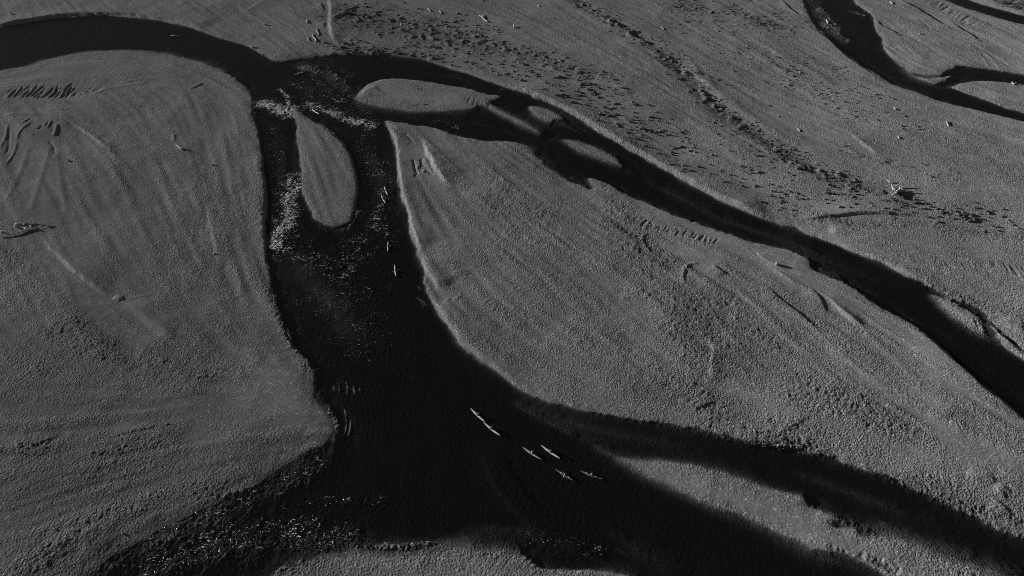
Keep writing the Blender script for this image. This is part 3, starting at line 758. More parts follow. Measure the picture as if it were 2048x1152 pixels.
def grid_quads(nr, nc):
    i = np.arange(nr * nc).reshape(nr, nc)
    return np.stack([i[:-1, :-1], i[:-1, 1:], i[1:, 1:], i[1:, :-1]], -1).reshape(-1, 4)
verts = np.stack([X, Y, Z], -1).reshape(-1, 3)
gm = numpy_mesh('ground', verts, grid_quads(*X.shape), M_GRAVEL)
tmul = np.ones(X.shape)  # tone factors: light falloff on the left painted in, beside pale sand patches
for pts, w, v in [([(100, 250), (250, 550), (350, 900)], 260, -0.15), ([(1150, 450), (1450, 680), (1750, 820)], 160, 0.07), ([(470, 740), (600, 800), (640, 855)], 50, 0.2), ([(820, 300), (850, 450), (900, 640)], 40, 0.14), ([(1180, 390), (1400, 480)], 22, 0.12), ([(720, 180), (900, 200)], 26, 0.12), ([(30, 700), (60, 1000)], 110, -0.16),  # left bar and lower-left strokes darken in place of vignette and backscatter
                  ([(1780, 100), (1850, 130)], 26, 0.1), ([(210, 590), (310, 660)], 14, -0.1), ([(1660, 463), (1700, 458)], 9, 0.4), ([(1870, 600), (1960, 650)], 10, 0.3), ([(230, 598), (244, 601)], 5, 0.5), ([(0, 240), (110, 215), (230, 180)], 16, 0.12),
                  ([(1100, 0), (1300, 90), (1560, 250)], 16, 0.08), ([(1310, 940), (1500, 1000)], 18, 0.1), ([(1940, 180), (2040, 200)], 12, 0.1), ([(848, 275), (866, 330), (900, 374)], 4, 0.25)]:  # last stroke paints the sunlit scarp face lighter
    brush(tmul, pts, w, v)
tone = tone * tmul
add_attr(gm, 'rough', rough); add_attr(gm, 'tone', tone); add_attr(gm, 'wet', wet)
ground = tag(new_obj('ground', gm), 'grey gravel and sand flats of the braided riverbed', kind='structure')

def ground_z(x, y):
    r = int(np.clip(np.searchsorted(rows, y), 1, len(rows) - 1)); c = int(np.clip(np.searchsorted(us, x / half[r]), 1, len(us) - 1))
    return float(Z[r, c])

def land_point(u, v):
    """the spot on the gravel surface under a photo pixel"""
    z = 0.4
    for _ in range(4):
        x, y = ground_xy(u, v, z)
        z = ground_z(x, y)
    return Vector((x, y, z))

# ------------------------------------------------------------------ water
rp = np.clip(rapid_and_sparkle, 0, 1.5)[core]
chop = np.abs(rnoise(Xc, Yc, 1.5, 1)) * 0.6 + np.abs(rnoise(Xc, Yc, 0.8, 2)) * 0.4
WZ = rp * (0.30 - chop * 0.75) * 0.5
foam_glint = np.zeros(Xc.shape)  # white crest lines, mostly sun glints painted as colour
def wave(pts, A, w, f):
    xy = np.array([ground_xy(u, v, 0) for u, v in smooth_poly(pts, 4, False)])
    sl = line_window(xy, w * 4)
    if sl is None: return
    rs = slice(max(sl[0].start - r0, 0), max(sl[0].stop - r0, 0)); cs = slice(max(sl[1].start - c0, 0), max(sl[1].stop - c0, 0))
    sl2 = (slice(rs.start + r0, min(rs.stop + r0, r1)), slice(cs.start + c0, min(cs.stop + c0, c1)))
    rs = slice(sl2[0].start - r0, sl2[0].stop - r0); cs = slice(sl2[1].start - c0, sl2[1].stop - c0)
    dd, _, t = line_dist(xy, sl2)
    g = np.exp(-(dd / w) ** 2) * taper(t, 0.2)
    WZ[rs, cs] += A * g
    if f: foam_glint[rs, cs] = np.maximum(foam_glint[rs, cs], f * np.exp(-(dd / (w * 0.45)) ** 2) * taper(t, 0.3) * sstep(-0.7, 0.5, rnoise(X[sl2], Y[sl2], 1.2, 4)))
for pts, f in [([(667, 770), (668, 785)], 0.45), ([(678, 763), (679, 778), (678, 792)], 0.5), ([(691, 762), (695, 776), (693, 792)], 0.85), ([(706, 772), (710, 790)], 0.8), ([(719, 775), (722, 788)], 0.2),
               ([(689, 816), (692, 832), (693, 848)], 0.7), ([(693, 846), (692, 860), (689, 873)], 0.5), ([(701, 838), (700, 858), (695, 875)], 0.6), ([(850, 620), (840, 600), (828, 592)], 0.3), ([(830, 594), (845, 602), (856, 615)], 0.35),
               ([(835, 572), (842, 580)], 0.3), ([(1232, 1095), (1262, 1118)], 0.06), ([(500, 112), (530, 125), (550, 140)], 0.1)]:
    wave(pts, 0.08, 0.26, f)  # glints along the crests are painted on as white lines
for k in range(9):      # standing waves off the point of the left bar
    o_ = 10.5 * k
    wave([(672 + o_, 750), (682 + o_ * 1.05, 790), (690 + o_ * 1.05, 830), (692 + o_, 865), (680 + o_, 900)], 0.055 - 0.003 * k, 0.45, 0)
for k in range(4):      # wake rolling away from the paddlers
    o_ = 12 * k
    wave([(965 + o_, 880), (975 + o_, 930), (1000 + o_ * 1.2, 980), (1050 + o_ * 1.3, 1035), (1120 + o_ * 1.4, 1080), (1200 + o_ * 1.4, 1120)], 0.20 - 0.025 * k, 0.9, 0)
depth = np.maximum(WZ - Z[core], 0)
cellmin = np.minimum(np.minimum(Z[core][:-1, :-1], Z[core][:-1, 1:]), np.minimum(Z[core][1:, :-1], Z[core][1:, 1:]))
keep = (cellmin < 0.1) & (d[core][:-1, :-1] < 1.5)
q = grid_quads(*Xc.shape)[keep.ravel()]
used = np.unique(q)
remap = np.zeros(Xc.size, np.int64); remap[used] = np.arange(len(used))
wv = np.stack([Xc, Yc, WZ], -1).reshape(-1, 3)[used]
wm = numpy_mesh('river_water', wv, remap[q], M_WATER)
add_attr(wm, 'depth', depth.ravel()[used]); add_attr(wm, 'rapid_and_sparkle', rp.ravel()[used]); add_attr(wm, 'foam_glint', foam_glint.ravel()[used])
water = tag(new_obj('river_water', wm), 'dark river water in the braided channels', kind='structure')

# ------------------------------------------------------------------ object materials
M_WHITE = simple_mat('white_gelcoat', 0.68, 0.3, 0.5, 0.05, 3.0)
M_PALE = simple_mat('pale_gelcoat', 0.5, 0.35, 0.5, 0.06, 3.0)
M_MID = simple_mat('mid_grey_gelcoat', 0.2, 0.35, 0.5, 0.08, 3.0)
M_DARKHULL = simple_mat('dark_gelcoat', 0.06, 0.35, 0.5, 0.1, 3.0)
M_RUBBER = simple_mat('black_rubber', 0.02, 0.6, 0.3, 0.1, 20.0)
M_BAG = simple_mat('dry_bag_cloth', 0.35, 0.7, 0.3, 0.15, 9.0, 0.02)
M_SKIN = simple_mat('skin', 0.35, 0.55, 0.35, 0.05, 12.0)
M_JACKETS = [simple_mat('dark_paddling_jacket', 0.06, 0.8, 0.2, 0.15, 14.0, 0.01), simple_mat('grey_paddling_jacket', 0.22, 0.8, 0.2, 0.12, 14.0, 0.01), simple_mat('light_paddling_jacket', 0.55, 0.8, 0.2, 0.1, 14.0, 0.01)]
M_VESTS = [simple_mat('bright_life_vest', 0.7, 0.8, 0.2, 0.08, 10.0, 0.01), simple_mat('mid_life_vest', 0.4, 0.8, 0.2, 0.1, 10.0, 0.01)]
M_HAT = simple_mat('pale_hat', 0.6, 0.9, 0.1, 0.1, 20.0)
M_BLADE = simple_mat('paddle_blade', 0.75, 0.35, 0.5, 0.05, 5.0)
M_SHAFT = simple_mat('paddle_shaft', 0.10, 0.4, 0.5, 0.1, 5.0)
M_WOOD = simple_mat('bleached_driftwood', 0.46, 0.9, 0.1, 0.25, 3.0, 0.03)
M_STONE = simple_mat('boulder_stone', 0.3, 0.9, 0.2, 0.3, 2.0, 0.05)
M_LEAF = simple_mat('grey_willow_leaf', 0.15, 0.8, 0.2, 0.35, 1.3)
M_BARK = simple_mat('willow_bark', 0.12, 0.9, 0.1, 0.3, 6.0, 0.02)
M_SPLASH = simple_mat('white_water', 0.8, 0.9, 0.1, 0.05, 4.0)

# ------------------------------------------------------------------ kayaks
KL = 5.2
def hull_w(t): return 0.26 * max(1 - abs(t) ** 2.1, 0) ** 0.9 + 0.006
def sheer(t): return 0.17 + 0.17 * abs(t) ** 3
def keel(t): return -0.10 + 0.24 * abs(t) ** 4
def crown(t): return 0.075 * max(1 - abs(t) ** 3, 0) + 0.01
TS = [math.sin(x) for x in np.linspace(-math.pi / 2, math.pi / 2, 21)]
def loft(sections):
    n = len(sections[0])
    vs = [p for s in sections for p in s]
    fs = [(i * n + j, i * n + j + 1, (i + 1) * n + j + 1, (i + 1) * n + j) for i in range(len(sections) - 1) for j in range(n - 1)]
    return vs, fs
def hull_mesh(mat):
    sec = []
    for t in TS:
        w, s, k = hull_w(t), sheer(t), keel(t)
        sec.append([(t * KL / 2, -w * math.cos(a) , s + (k - s) * math.sin(a) ** 0.75) for a in np.linspace(0, math.pi, 11)])
    v, f = loft(sec)
    return mesh_from('hull', v, f, mat)
def deck_mesh(mat):
    sec = []
    for t in TS:
        w, s, c = hull_w(t), sheer(t), crown(t)
        sec.append([(t * KL / 2, w * 1.015 * math.cos(a), s + 0.003 + c * math.sin(a)) for a in np.linspace(0, math.pi, 9)])
    v, f = loft(sec)
    return mesh_from('deck', v, f, mat)
def ring_mesh(name, rx, ry, z, tube, mat, cx=0.0):
    n, m = 24, 6
    v = []; f = []
    for i in range(n):
        a = 2 * math.pi * i / n
        for j in range(m):
            b = 2 * math.pi * j / m
            v.append((cx + (rx + tube * math.cos(b)) * math.cos(a), (ry + tube * math.cos(b)) * math.sin(a), z + tube * math.sin(b)))
    for i in range(n):
        for j in range(m):
            f.append((i * m + j, ((i + 1) % n) * m + j, ((i + 1) % n) * m + (j + 1) % m, i * m + (j + 1) % m))
    return mesh_from(name, v, f, mat)
def dome_mesh(name, rx, ry, z, h, mat, cx=0.0, lump=0.0):
    n, m = 16, 4
    v = [(cx, 0, z + h)]; f = []
    for k in range(1, m + 1):
        a = k / m * math.pi / 2
        for i in range(n):
            b = 2 * math.pi * i / n
            l = 1 + lump * random.uniform(-1, 1)
            v.append((cx + rx * math.sin(a) * math.cos(b) * l, ry * math.sin(a) * math.sin(b) * l, z + h * math.cos(a)))
    for i in range(n): f.append((0, 1 + i, 1 + (i + 1) % n))
    for k in range(m - 1):
        for i in range(n):
            f.append((1 + k * n + i, 1 + (k + 1) * n + i, 1 + (k + 1) * n + (i + 1) % n, 1 + k * n + (i + 1) % n))
    return mesh_from(name, v, f, mat)
def tube_mesh(name, pts, radii, mat, n=8, cap=True):
    v = []; f = []
    up = Vector((0.13, 0.2, 1)).normalized()
    P = [Vector(p) for p in pts]
    for i, p in enumerate(P):
        dirv = (P[min(i + 1, len(P) - 1)] - P[max(i - 1, 0)]).normalized()
        a = dirv.cross(up).normalized(); b = dirv.cross(a)
        for j in range(n):
            t = 2 * math.pi * j / n
            v.append(p + (a * math.cos(t) + b * math.sin(t)) * radii[i])
    for i in range(len(P) - 1):
        for j in range(n):
            f.append((i * n + j, i * n + (j + 1) % n, (i + 1) * n + (j + 1) % n, (i + 1) * n + j))
    if cap:
        f.append(tuple(range(n))[::-1]); f.append(tuple(range((len(P) - 1) * n, len(P) * n)))
    return mesh_from(name, v, f, mat)

def blade_mesh(L=0.46, W=0.1, mat=None):
    v = []; f = []
    sec = []
    for t in np.linspace(0, 1, 8):
        w = W * (math.sin(math.pi * min(t * 0.85 + 0.08, 1)) ** 0.6)
        x = t * L
        bend = 0.03 * t * t
        sec.append([(x, -w, bend + 0.012), (x, 0, bend + 0.016), (x, w, bend + 0.012), (x, w, bend - 0.004), (x, 0, bend), (x, -w, bend - 0.004), (x, -w, bend + 0.012)])
    v, f = loft(sec)
    return mesh_from('blade', v, f, mat)

def paddle_pose(tilt, yaw):
    """shaft axis (towards the left blade) and centre, in kayak coordinates (+X = bow)"""
    axis = Vector((math.sin(yaw), math.cos(yaw) * math.cos(tilt), math.sin(tilt))).normalized()
    return axis, Vector((0.36, 0, 0.50))

def person_mesh(axis, centre, mat):
    nodes = []; edges = []; rad = []
    def nd(p, r, parent=None):
        nodes.append(tuple(p)); rad.append(r)
        if parent is not None: edges.append((parent, len(nodes) - 1))
        return len(nodes) - 1
    pel = nd((-0.06, 0, 0.13), 0.15)
    bel = nd((-0.04, 0, 0.30), 0.135, pel)
    che = nd((0.0, 0, 0.47), 0.15, bel)
    nek = nd((0.02, 0, 0.62), 0.06, che)
    h1 = nd((0.05, 0, 0.70), 0.075, nek)
    h2 = nd((0.045, 0, 0.79), 0.098, h1)
    nd((0.03, 0, 0.87), 0.07, h2)
    nd((0.155, 0, 0.765), 0.016, h2)                     # nose
    for s in (-1, 1):
        nd((0.03, s * 0.115, 0.77), 0.02, h2)            # ears
        hip = nd((0.08, s * 0.10, 0.11), 0.09, pel)
        kn = nd((0.52, s * 0.13, 0.17), 0.065, hip)
        an = nd((0.92, s * 0.10, 0.06), 0.045, kn)
        nd((0.98, s * 0.10, 0.15), 0.035, an)
        sh = nd((0.0, s * 0.19, 0.545), 0.07, che)
        S = Vector(nodes[sh])
        G = centre + axis * (0.34 * s)                   # grip
        dirv = (G - S); dist = min(dirv.length, 0.56); dirv.normalize()
        hgt = math.sqrt(max(0.30 ** 2 - (dist / 2) ** 2, 0.0004))
        side_ = Vector((0, s * 0.7, -0.7)); side_ = (side_ - dirv * side_.dot(dirv)).normalized()
        Eb = S + dirv * dist / 2 + side_ * hgt
        el = nd(Eb, 0.046, sh)
        Wr = S + dirv * (dist - 0.07)
        wr = nd(Wr, 0.032, el)
        pm = nd(S + dirv * (dist - 0.01), 0.034, wr)
        base = Vector(nodes[pm])
        for k, L in ((-1.5, 0.030), (-0.5, 0.036), (0.5, 0.034), (1.5, 0.026)):
            b0 = base + axis * (k * 0.021) + Vector((0.012, 0, 0.022))
            f1 = nd(b0 + Vector((L, 0, 0.006)), 0.0095, pm)
            f2 = nd(b0 + Vector((L + 0.012, 0, -0.022)), 0.009, f1)
            nd(b0 + Vector((L - 0.012, 0, -0.040)), 0.008, f2)
        t1 = nd(base - axis * (s * 0.03) + Vector((0.005, 0, -0.012)), 0.011, pm)
        nd(base - axis * (s * 0.035) + Vector((0.035, 0, -0.030)), 0.009, t1)
    me = bpy.data.meshes.new('body_cage')
    me.from_pydata(nodes, edges, [])
    ob = bpy.data.objects.new('body_cage', me)
    col.objects.link(ob)
    ob.modifiers.new('Skin', 'SKIN')
    for i, sv in enumerate(me.skin_vertices[0].data):
        sv.radius = (rad[i], rad[i] * (1.25 if i in (1, 2) else 1.0))
        sv.use_root = (i == 0)
    sb = ob.modifiers.new('Smooth', 'SUBSURF'); sb.levels = 1; sb.render_levels = 1
    dg = bpy.context.evaluated_depsgraph_get()
    res = bpy.data.meshes.new_from_object(ob.evaluated_get(dg))
    bpy.data.objects.remove(ob)
    res.name = 'person'
    res.materials.clear(); res.materials.append(mat); res.materials.append(M_SKIN)
    mi = []
    hands = [centre + axis * 0.34, centre - axis * 0.34]
    for p in res.polygons:
        c = p.center
        mi.append(1 if c.z > 0.62 and abs(c.y) < 0.16 or min((c - h).length for h in hands) < 0.11 else 0)
        p.use_smooth = True
    res.polygons.foreach_set('material_index', mi)
    return res

def vest_mesh(mat):
    sec = []
    for z, rx, ry in ((0.26, 0.165, 0.20), (0.34, 0.175, 0.21), (0.44, 0.18, 0.215), (0.52, 0.165, 0.19), (0.585, 0.12, 0.13)):
        sec.append([(-0.01 + rx * math.cos(a), ry * math.sin(a), z) for a in np.linspace(0, 2 * math.pi, 17)])
    v, f = loft(sec)
    return mesh_from('life_vest', v, f, mat)

hull_shared = {}
def kayak(p0, p1, look, jacket, vest, tilt, yaw, label, plabel, padlabel, hat=True):
    a = Vector((*ground_xy(*p0, 0.1), 0)); b = Vector((*ground_xy(*p1, 0.1), 0))    # bow, stern
    c = (a + b) / 2
    rz = math.atan2(a.y - b.y, a.x - b.x)
    hm_, dm_, cargo = look
    def place(o):
        o.location = (c.x, c.y, 0.0 + bob); o.rotation_euler = (roll, 0, rz)
    bob = 0.0; roll = random.uniform(-0.05, 0.05)
    k = bpy.data.objects.new('kayak', None); col.objects.link(k); place(k); k.empty_display_size = 0.5
    tag(k, label, 'kayak', 'sea kayaks on the river')
    key = (hm_.name, dm_.name)
    if key not in hull_shared: hull_shared[key] = (hull_mesh(hm_), deck_mesh(dm_))
    new_obj('hull', hull_shared[key][0], k)
    dk = new_obj('deck', hull_shared[key][1], k)
    if 'hatch' not in hull_shared:
        hull_shared['hatch'] = [dome_mesh('hatch_cover', 0.17, 0.12, 0.235, 0.03, M_RUBBER, 1.45), dome_mesh('hatch_cover', 0.2, 0.13, 0.235, 0.03, M_RUBBER, -1.35)]
        hull_shared['coaming'] = ring_mesh('cockpit_rim', 0.42, 0.225, 0.262, 0.016, M_RUBBER, 0.06)
        hull_shared['skirt'] = dome_mesh('spray_skirt', 0.42, 0.225, 0.255, 0.13, M_RUBBER, 0.06)
    for h in hull_shared['hatch']: new_obj('hatch_cover', h, dk)
    new_obj('cockpit_rim', hull_shared['coaming'], dk)
    for x, s in cargo:
        bg_ = dome_mesh('deck_bag', 0.30 * s, 0.17 * s, 0.235, 0.2 * s, M_BAG, x, 0.12)
        new_obj('deck_bag', bg_, k)
    axis, centre = paddle_pose(tilt, yaw)
    pr = new_obj('person', person_mesh(axis, centre, M_JACKETS[jacket])); place(pr)
    tag(pr, plabel, 'person', 'paddlers seated in the kayaks')
    new_obj('life_vest', vest_mesh(M_VESTS[vest]), pr)
    new_obj('spray_skirt', hull_shared['skirt'], pr)
    if hat:
        new_obj('hat', dome_mesh('hat', 0.125, 0.12, 0.80, 0.12, M_HAT, 0.045), pr)
    else:
        new_obj('hair', dome_mesh('hair', 0.115, 0.11, 0.785, 0.115, M_RUBBER, 0.025, 0.05), pr)
    pd = bpy.data.objects.new('paddle', None); col.objects.link(pd); place(pd); pd.empty_display_size = 0.3
    tag(pd, padlabel, 'paddle', 'double bladed paddles')
    new_obj('shaft', tube_mesh('shaft', [centre - axis * 0.68, centre, centre + axis * 0.68], [0.015] * 3, M_SHAFT, 8), pd)
    for s in (-1, 1):
        bl = new_obj('blade', blade_mesh(0.46, 0.1, M_BLADE), pd)
        bl.location = centre + axis * (0.66 * s)
        x = axis * s
        zz = Vector((1, 0, 0.25 * s)); zz = (zz - x * zz.dot(x)).normalized()
        yy = zz.cross(x)
        bl.rotation_euler = Matrix((x, yy, zz)).transposed().to_euler()

LW, LP, LM, LD = (M_WHITE, M_WHITE), (M_PALE, M_WHITE), (M_MID, M_PALE), (M_DARKHULL, M_MID)
KAYAKS = [
    ((943.3, 819.2), (967.6, 842), (*LP, [(-1.0, 0.9)]), 2, 0, 0.5, 0.1, 'white kayak leading the near group, topmost of the six', 'in the topmost kayak of the near group'),
    ((969.8, 847.2), (997, 869.3), (*LW, []), 0, 1, 0.55, -0.15, 'white kayak directly behind the leading kayak of the near group', 'in the second white kayak of the near group'),
    ((1048.8, 897.4), (1079, 917.3), (M_MID, M_PALE, [(-0.9, 1.0)]), 2, 0, 0.35, 0.2, 'grey kayak with a bag on its rear deck beside the brightest white kayak', 'in the grey kayak beside the brightest white one'),
    ((1084.2, 892.2), (1118, 916.5), (*LW, []), 2, 0, 0.75, -0.3, 'brightest all white kayak with clear decks, right of the grey kayak', 'in the brightest white kayak with clear decks'),
    ((1111.5, 939.4), (1149, 962.5), (M_DARKHULL, M_MID, [(0.95, 0.7), (-0.95, 1.1)]), 1, 0, 0.3, -0.5, 'dark kayak loaded with bags, lowest of the near group', 'in the lowest dark kayak of the near group'),
    ((1164.6, 943.9), (1201.5, 957.9), (M_DARKHULL, M_MID, [(1.1, 0.9), (-1.0, 1.2)]), 2, 0, 0.4, 0.3, 'dark kayak with deck bags, rightmost of the near group by the spit', 'in the rightmost dark kayak by the spit'),
    ((775, 390), (768.8, 373.7), (*LP, []), 1, 1, 0.4, 0.1, 'white kayak farthest upstream beside the narrow rapids island', 'in the upper kayak of the island pair'),
    ((772, 408.4), (761.5, 388.3), (M_MID, M_PALE, [(-0.9, 0.8)]), 0, 1, 0.35, -0.2, 'pale grey kayak just below and left of another, beside the rapids island', 'in the lower kayak of the island pair'),
    ((775.6, 503.2), (776.5, 483.2), (M_PALE, M_PALE, [(-0.95, 0.9)]), 0, 1, 0.4, 0.2, 'pale kayak alone mid channel below the rapids island', 'in the pale kayak alone below the rapids island'),
    ((792, 553.4), (789.3, 529.7), (*LW, []), 0, 0, 0.3, 0.0, 'bright white kayak pointing downstream near the bright gravel bank', 'in the white kayak pointing downstream near the bank'),
    ((639.9, 229.3), (622.4, 218), (*LW, []), 1, 1, 0.35, 0.15, 'white kayak running the rapids above the tip of the narrow island', 'in the kayak running the rapids'),
    ((589.7, 149.8), (607, 144.7), (*LP, []), 2, 0, 0.5, 0.2, 'white kayak at the edge of the shallow riffle where the channels part', 'in the kayak at the riffle where channels part'),
    ((338.5, 70.5), (360.2, 72.7), (*LW, []), 0, 1, -0.5, 0.2, 'lone white kayak on the smooth upper river bend', 'in the lone kayak on the upper bend'),
]
for (p0, p1, look, jk, vs_, tl, yw, lab, who) in KAYAKS:
    jn = ('dark', 'grey', 'pale')[jk]
    kayak(p0, p1, look, jk, vs_, tl, yw, lab, f'paddler in {jn} jacket and life vest {who}', f'double bladed paddle held by the paddler {who}', hat=(jk != 1))

# ------------------------------------------------------------------ driftwood
def log(name, px, r, label, lift=0.0, root=False, stubs=1, group='driftwood logs stranded on the gravel'):
    P = [land_point(u, v) for u, v in px]
    base = P[0].copy()
    pts = []
    n = 5
    sp = [Vector(p) for p in P]
    if len(sp) == 2:
        side_ = (sp[1] - sp[0]).cross(Vector((0, 0, 1))).normalized()
        sp = [sp[0] + (sp[1] - sp[0]) * t + side_ * (0.08 * (sp[1] - sp[0]).length * math.sin(t * 5) * random.uniform(-1, 1)) for t in (0, 0.3, 0.65, 1)]
    q = smooth_poly([tuple(p) for p in sp], 3, False)
    m = len(q)
    pts = [Vector(x) + Vector((0, 0, r * 0.75 + lift * (i / (m - 1)))) - base for i, x in enumerate(q)]
    rad = [r * (1.0 - 0.55 * i / (m - 1)) * random.uniform(0.9, 1.1) for i in range(m)]
    o = bpy.data.objects.new(name, None); col.objects.link(o); o.location = base; o.empty_display_size = 0.5
    tag(o, label, 'log', group)
    new_obj('trunk', tube_mesh('trunk', pts, rad, M_WOOD, 9), o)
    for k in range(stubs):
        i = random.randrange(1, m - 1)
        e = Vector((random.uniform(-0.6, 0.6), random.uniform(-0.6, 0.6), random.uniform(0.3, 0.9))).normalized() * random.uniform(0.5, 1.3) * max(r * 4, 0.5)
        new_obj('branch', tube_mesh('branch', [pts[i], pts[i] + e * 0.5, pts[i] + e], [rad[i] * 0.45, rad[i] * 0.3, rad[i] * 0.12], M_WOOD, 6), o)
    if root:
        dirv = (pts[0] - pts[1]).normalized()
        for k in range(7):
            a = 2 * math.pi * k / 7
            s1 = dirv.cross(Vector((0, 0, 1))).normalized(); s2 = s1.cross(dirv)
            e = (s1 * math.cos(a) + s2 * math.sin(a) + dirv * 0.5).normalized() * r * random.uniform(2.2, 4.0)
            if (pts[0] + e).z < 0: e.z = -pts[0].z * 0.6
            new_obj('root', tube_mesh('root', [pts[0], pts[0] + e * 0.6, pts[0] + e + dirv * r * 0.4], [r * 0.5, r * 0.3, r * 0.1], M_WOOD, 6), o)
J = 'driftwood jam on the left bar'
log('driftwood_log', [(31.6, 449.5), (47, 448.5), (58, 448.5), (66, 446), (74.5, 448.5)], 0.30, 'long arched driftwood log along the top of the left bar jam', 0.2, False, 2, J)
log('driftwood_log', [(68.5, 459), (55, 462), (39, 467), (20, 471), (-6, 473)], 0.30, 'long straight driftwood log along the bottom of the left bar jam', 0.3, True, 2, J)
log('driftwood_log', [(49, 451), (55, 447.5)], 0.38, 'short thick driftwood log in the middle top of the left bar jam', 0.4, False, 1, J)
log('driftwood_log', [(50, 457), (53, 461)], 0.28, 'short driftwood stub between the two long logs of the left jam', 0.3, False, 0, J)
log('driftwood_log', [(61, 453), (65, 456)], 0.25, 'small driftwood piece inside the right end of the left jam', 0.4, False, 0, J)
log('driftwood_log', [(30, 453), (32, 457)], 0.25, 'small driftwood piece at the left end of the left jam', 0.5, False, 1, J)
log('driftwood_log', [(86, 450), (84, 448)], 0.22, 'upright driftwood snag right of the left bar jam', 1.0, False, 1, J)
log('driftwood_log', [(97, 453), (100, 450)], 0.22, 'bent driftwood root farthest right of the left bar jam', 0.3, True, 0, J)
log('driftwood_log', [(2, 464), (14, 465)], 0.25, 'dark lying driftwood at the left frame edge of the jam', 0.5, False, 1, J)
log('driftwood_log', [(364, 298), (352, 291)], 0.36, 'single white driftwood log lying alone on the left bar', 0.0, True, 1)
log('driftwood_log', [(975, 44), (959, 31.5)], 0.3, 'forked white driftwood log in the upper scrub, left limb', 0.2, True, 1)
log('driftwood_log', [(970, 40), (963, 30)], 0.24, 'thinner white limb beside the forked driftwood log in scrub', 0.3, False, 1)
log('driftwood_log', [(632.4, 84.4), (622.4, 68.6)], 0.28, 'longest white driftwood log left of the scrub edge', 0.0, False, 1)
log('driftwood_log', [(619.5, 82), (615.4, 74.4)], 0.24, 'short white driftwood log left of the longest one by the scrub', 0.0, False, 0)
log('driftwood_log', [(636.5, 71.5), (631, 57.4)], 0.2, 'thin driftwood log right of the longest one by the scrub', 0.1, False, 1)
log('driftwood_log', [(614.5, 46), (613, 41)], 0.28, 'small white driftwood stub above the logs by the scrub', 0.1, False, 0)
log('driftwood_log', [(861.6, 22.9), (856.4, 17.6)], 0.24, 'small white log at the top of the scrub, left of a pair', 0.1, False, 0)
log('driftwood_log', [(882.4, 28), (879, 22.3)], 0.24, 'small white log at the top of the scrub, right of a pair', 0.1, False, 0)
log('driftwood_log', [(803, 50.4), (800.7, 47.5)], 0.2, 'tiny pale stick in the middle of the scrub', 0.1, False, 0)
log('driftwood_log', [(1897.4, 252), (1891.6, 242.7)], 0.22, 'white log on the right flat below the far channel', 0.1, False, 1)
log('driftwood_log', [(1791, 220), (1787, 216)], 0.22, 'short pale log on the right flat near the far channel bend', 0.1, False, 0)
log('driftwood_log', [(1798, 277.6), (1795, 273.5)], 0.2, 'short white log alone in the middle of the right flat', 0.1, False, 0)
log('driftwood_log', [(1600, 263), (1594, 258)], 0.24, 'small pale log beside the dark shrub band', 0.1, False, 0)
log('driftwood_log', [(1785, 8.5), (1779.5, 4)], 0.34, 'white log at the top edge above the far channel', 0.1, False, 0)
log('driftwood_log', [(1655, 48), (1651.5, 41)], 0.4, 'white log stranded among cobbles in the far channel', 0.2, False, 0)
log('driftwood_log', [(2028, 169), (2020, 164)], 0.3, 'pale branching log at the right edge between the far channels', 0.1, True, 1)
log('driftwood_log', [(1078, 14), (1074.6, 10.5)], 0.2, 'tiny white stick on the smooth upper flat', 0.1, False, 0)
log('driftwood_log', [(1027.5, 56), (1027, 51.6)], 0.28, 'small white snag casting a shadow in the upper scrub', 0.6, False, 0)
log('driftwood_log', [(1327, 60), (1322, 54)], 0.2, 'thin pale stick right of the upper smooth flat', 0.1, False, 0)
K = 'root jam on the right flat'
log('driftwood_log', [(1779.6, 366.3), (1771.4, 362)], 0.26, 'pale branch at the top left of the right root jam', 0.6, False, 2, K)
log('driftwood_log', [(1787.2, 381), (1780.8, 372.8)], 0.28, 'slanting pale log in the middle of the right root jam', 0.5, False, 1, K)
log('driftwood_log', [(1799.5, 383), (1784.3, 395)], 0.55, 'thick root mass log casting a long shadow in the right jam', 0.6, True, 2, K)
log('driftwood_log', [(1790, 377), (1800, 370)], 0.3, 'dark upright snag behind the right root jam', 1.0, False, 2, K)

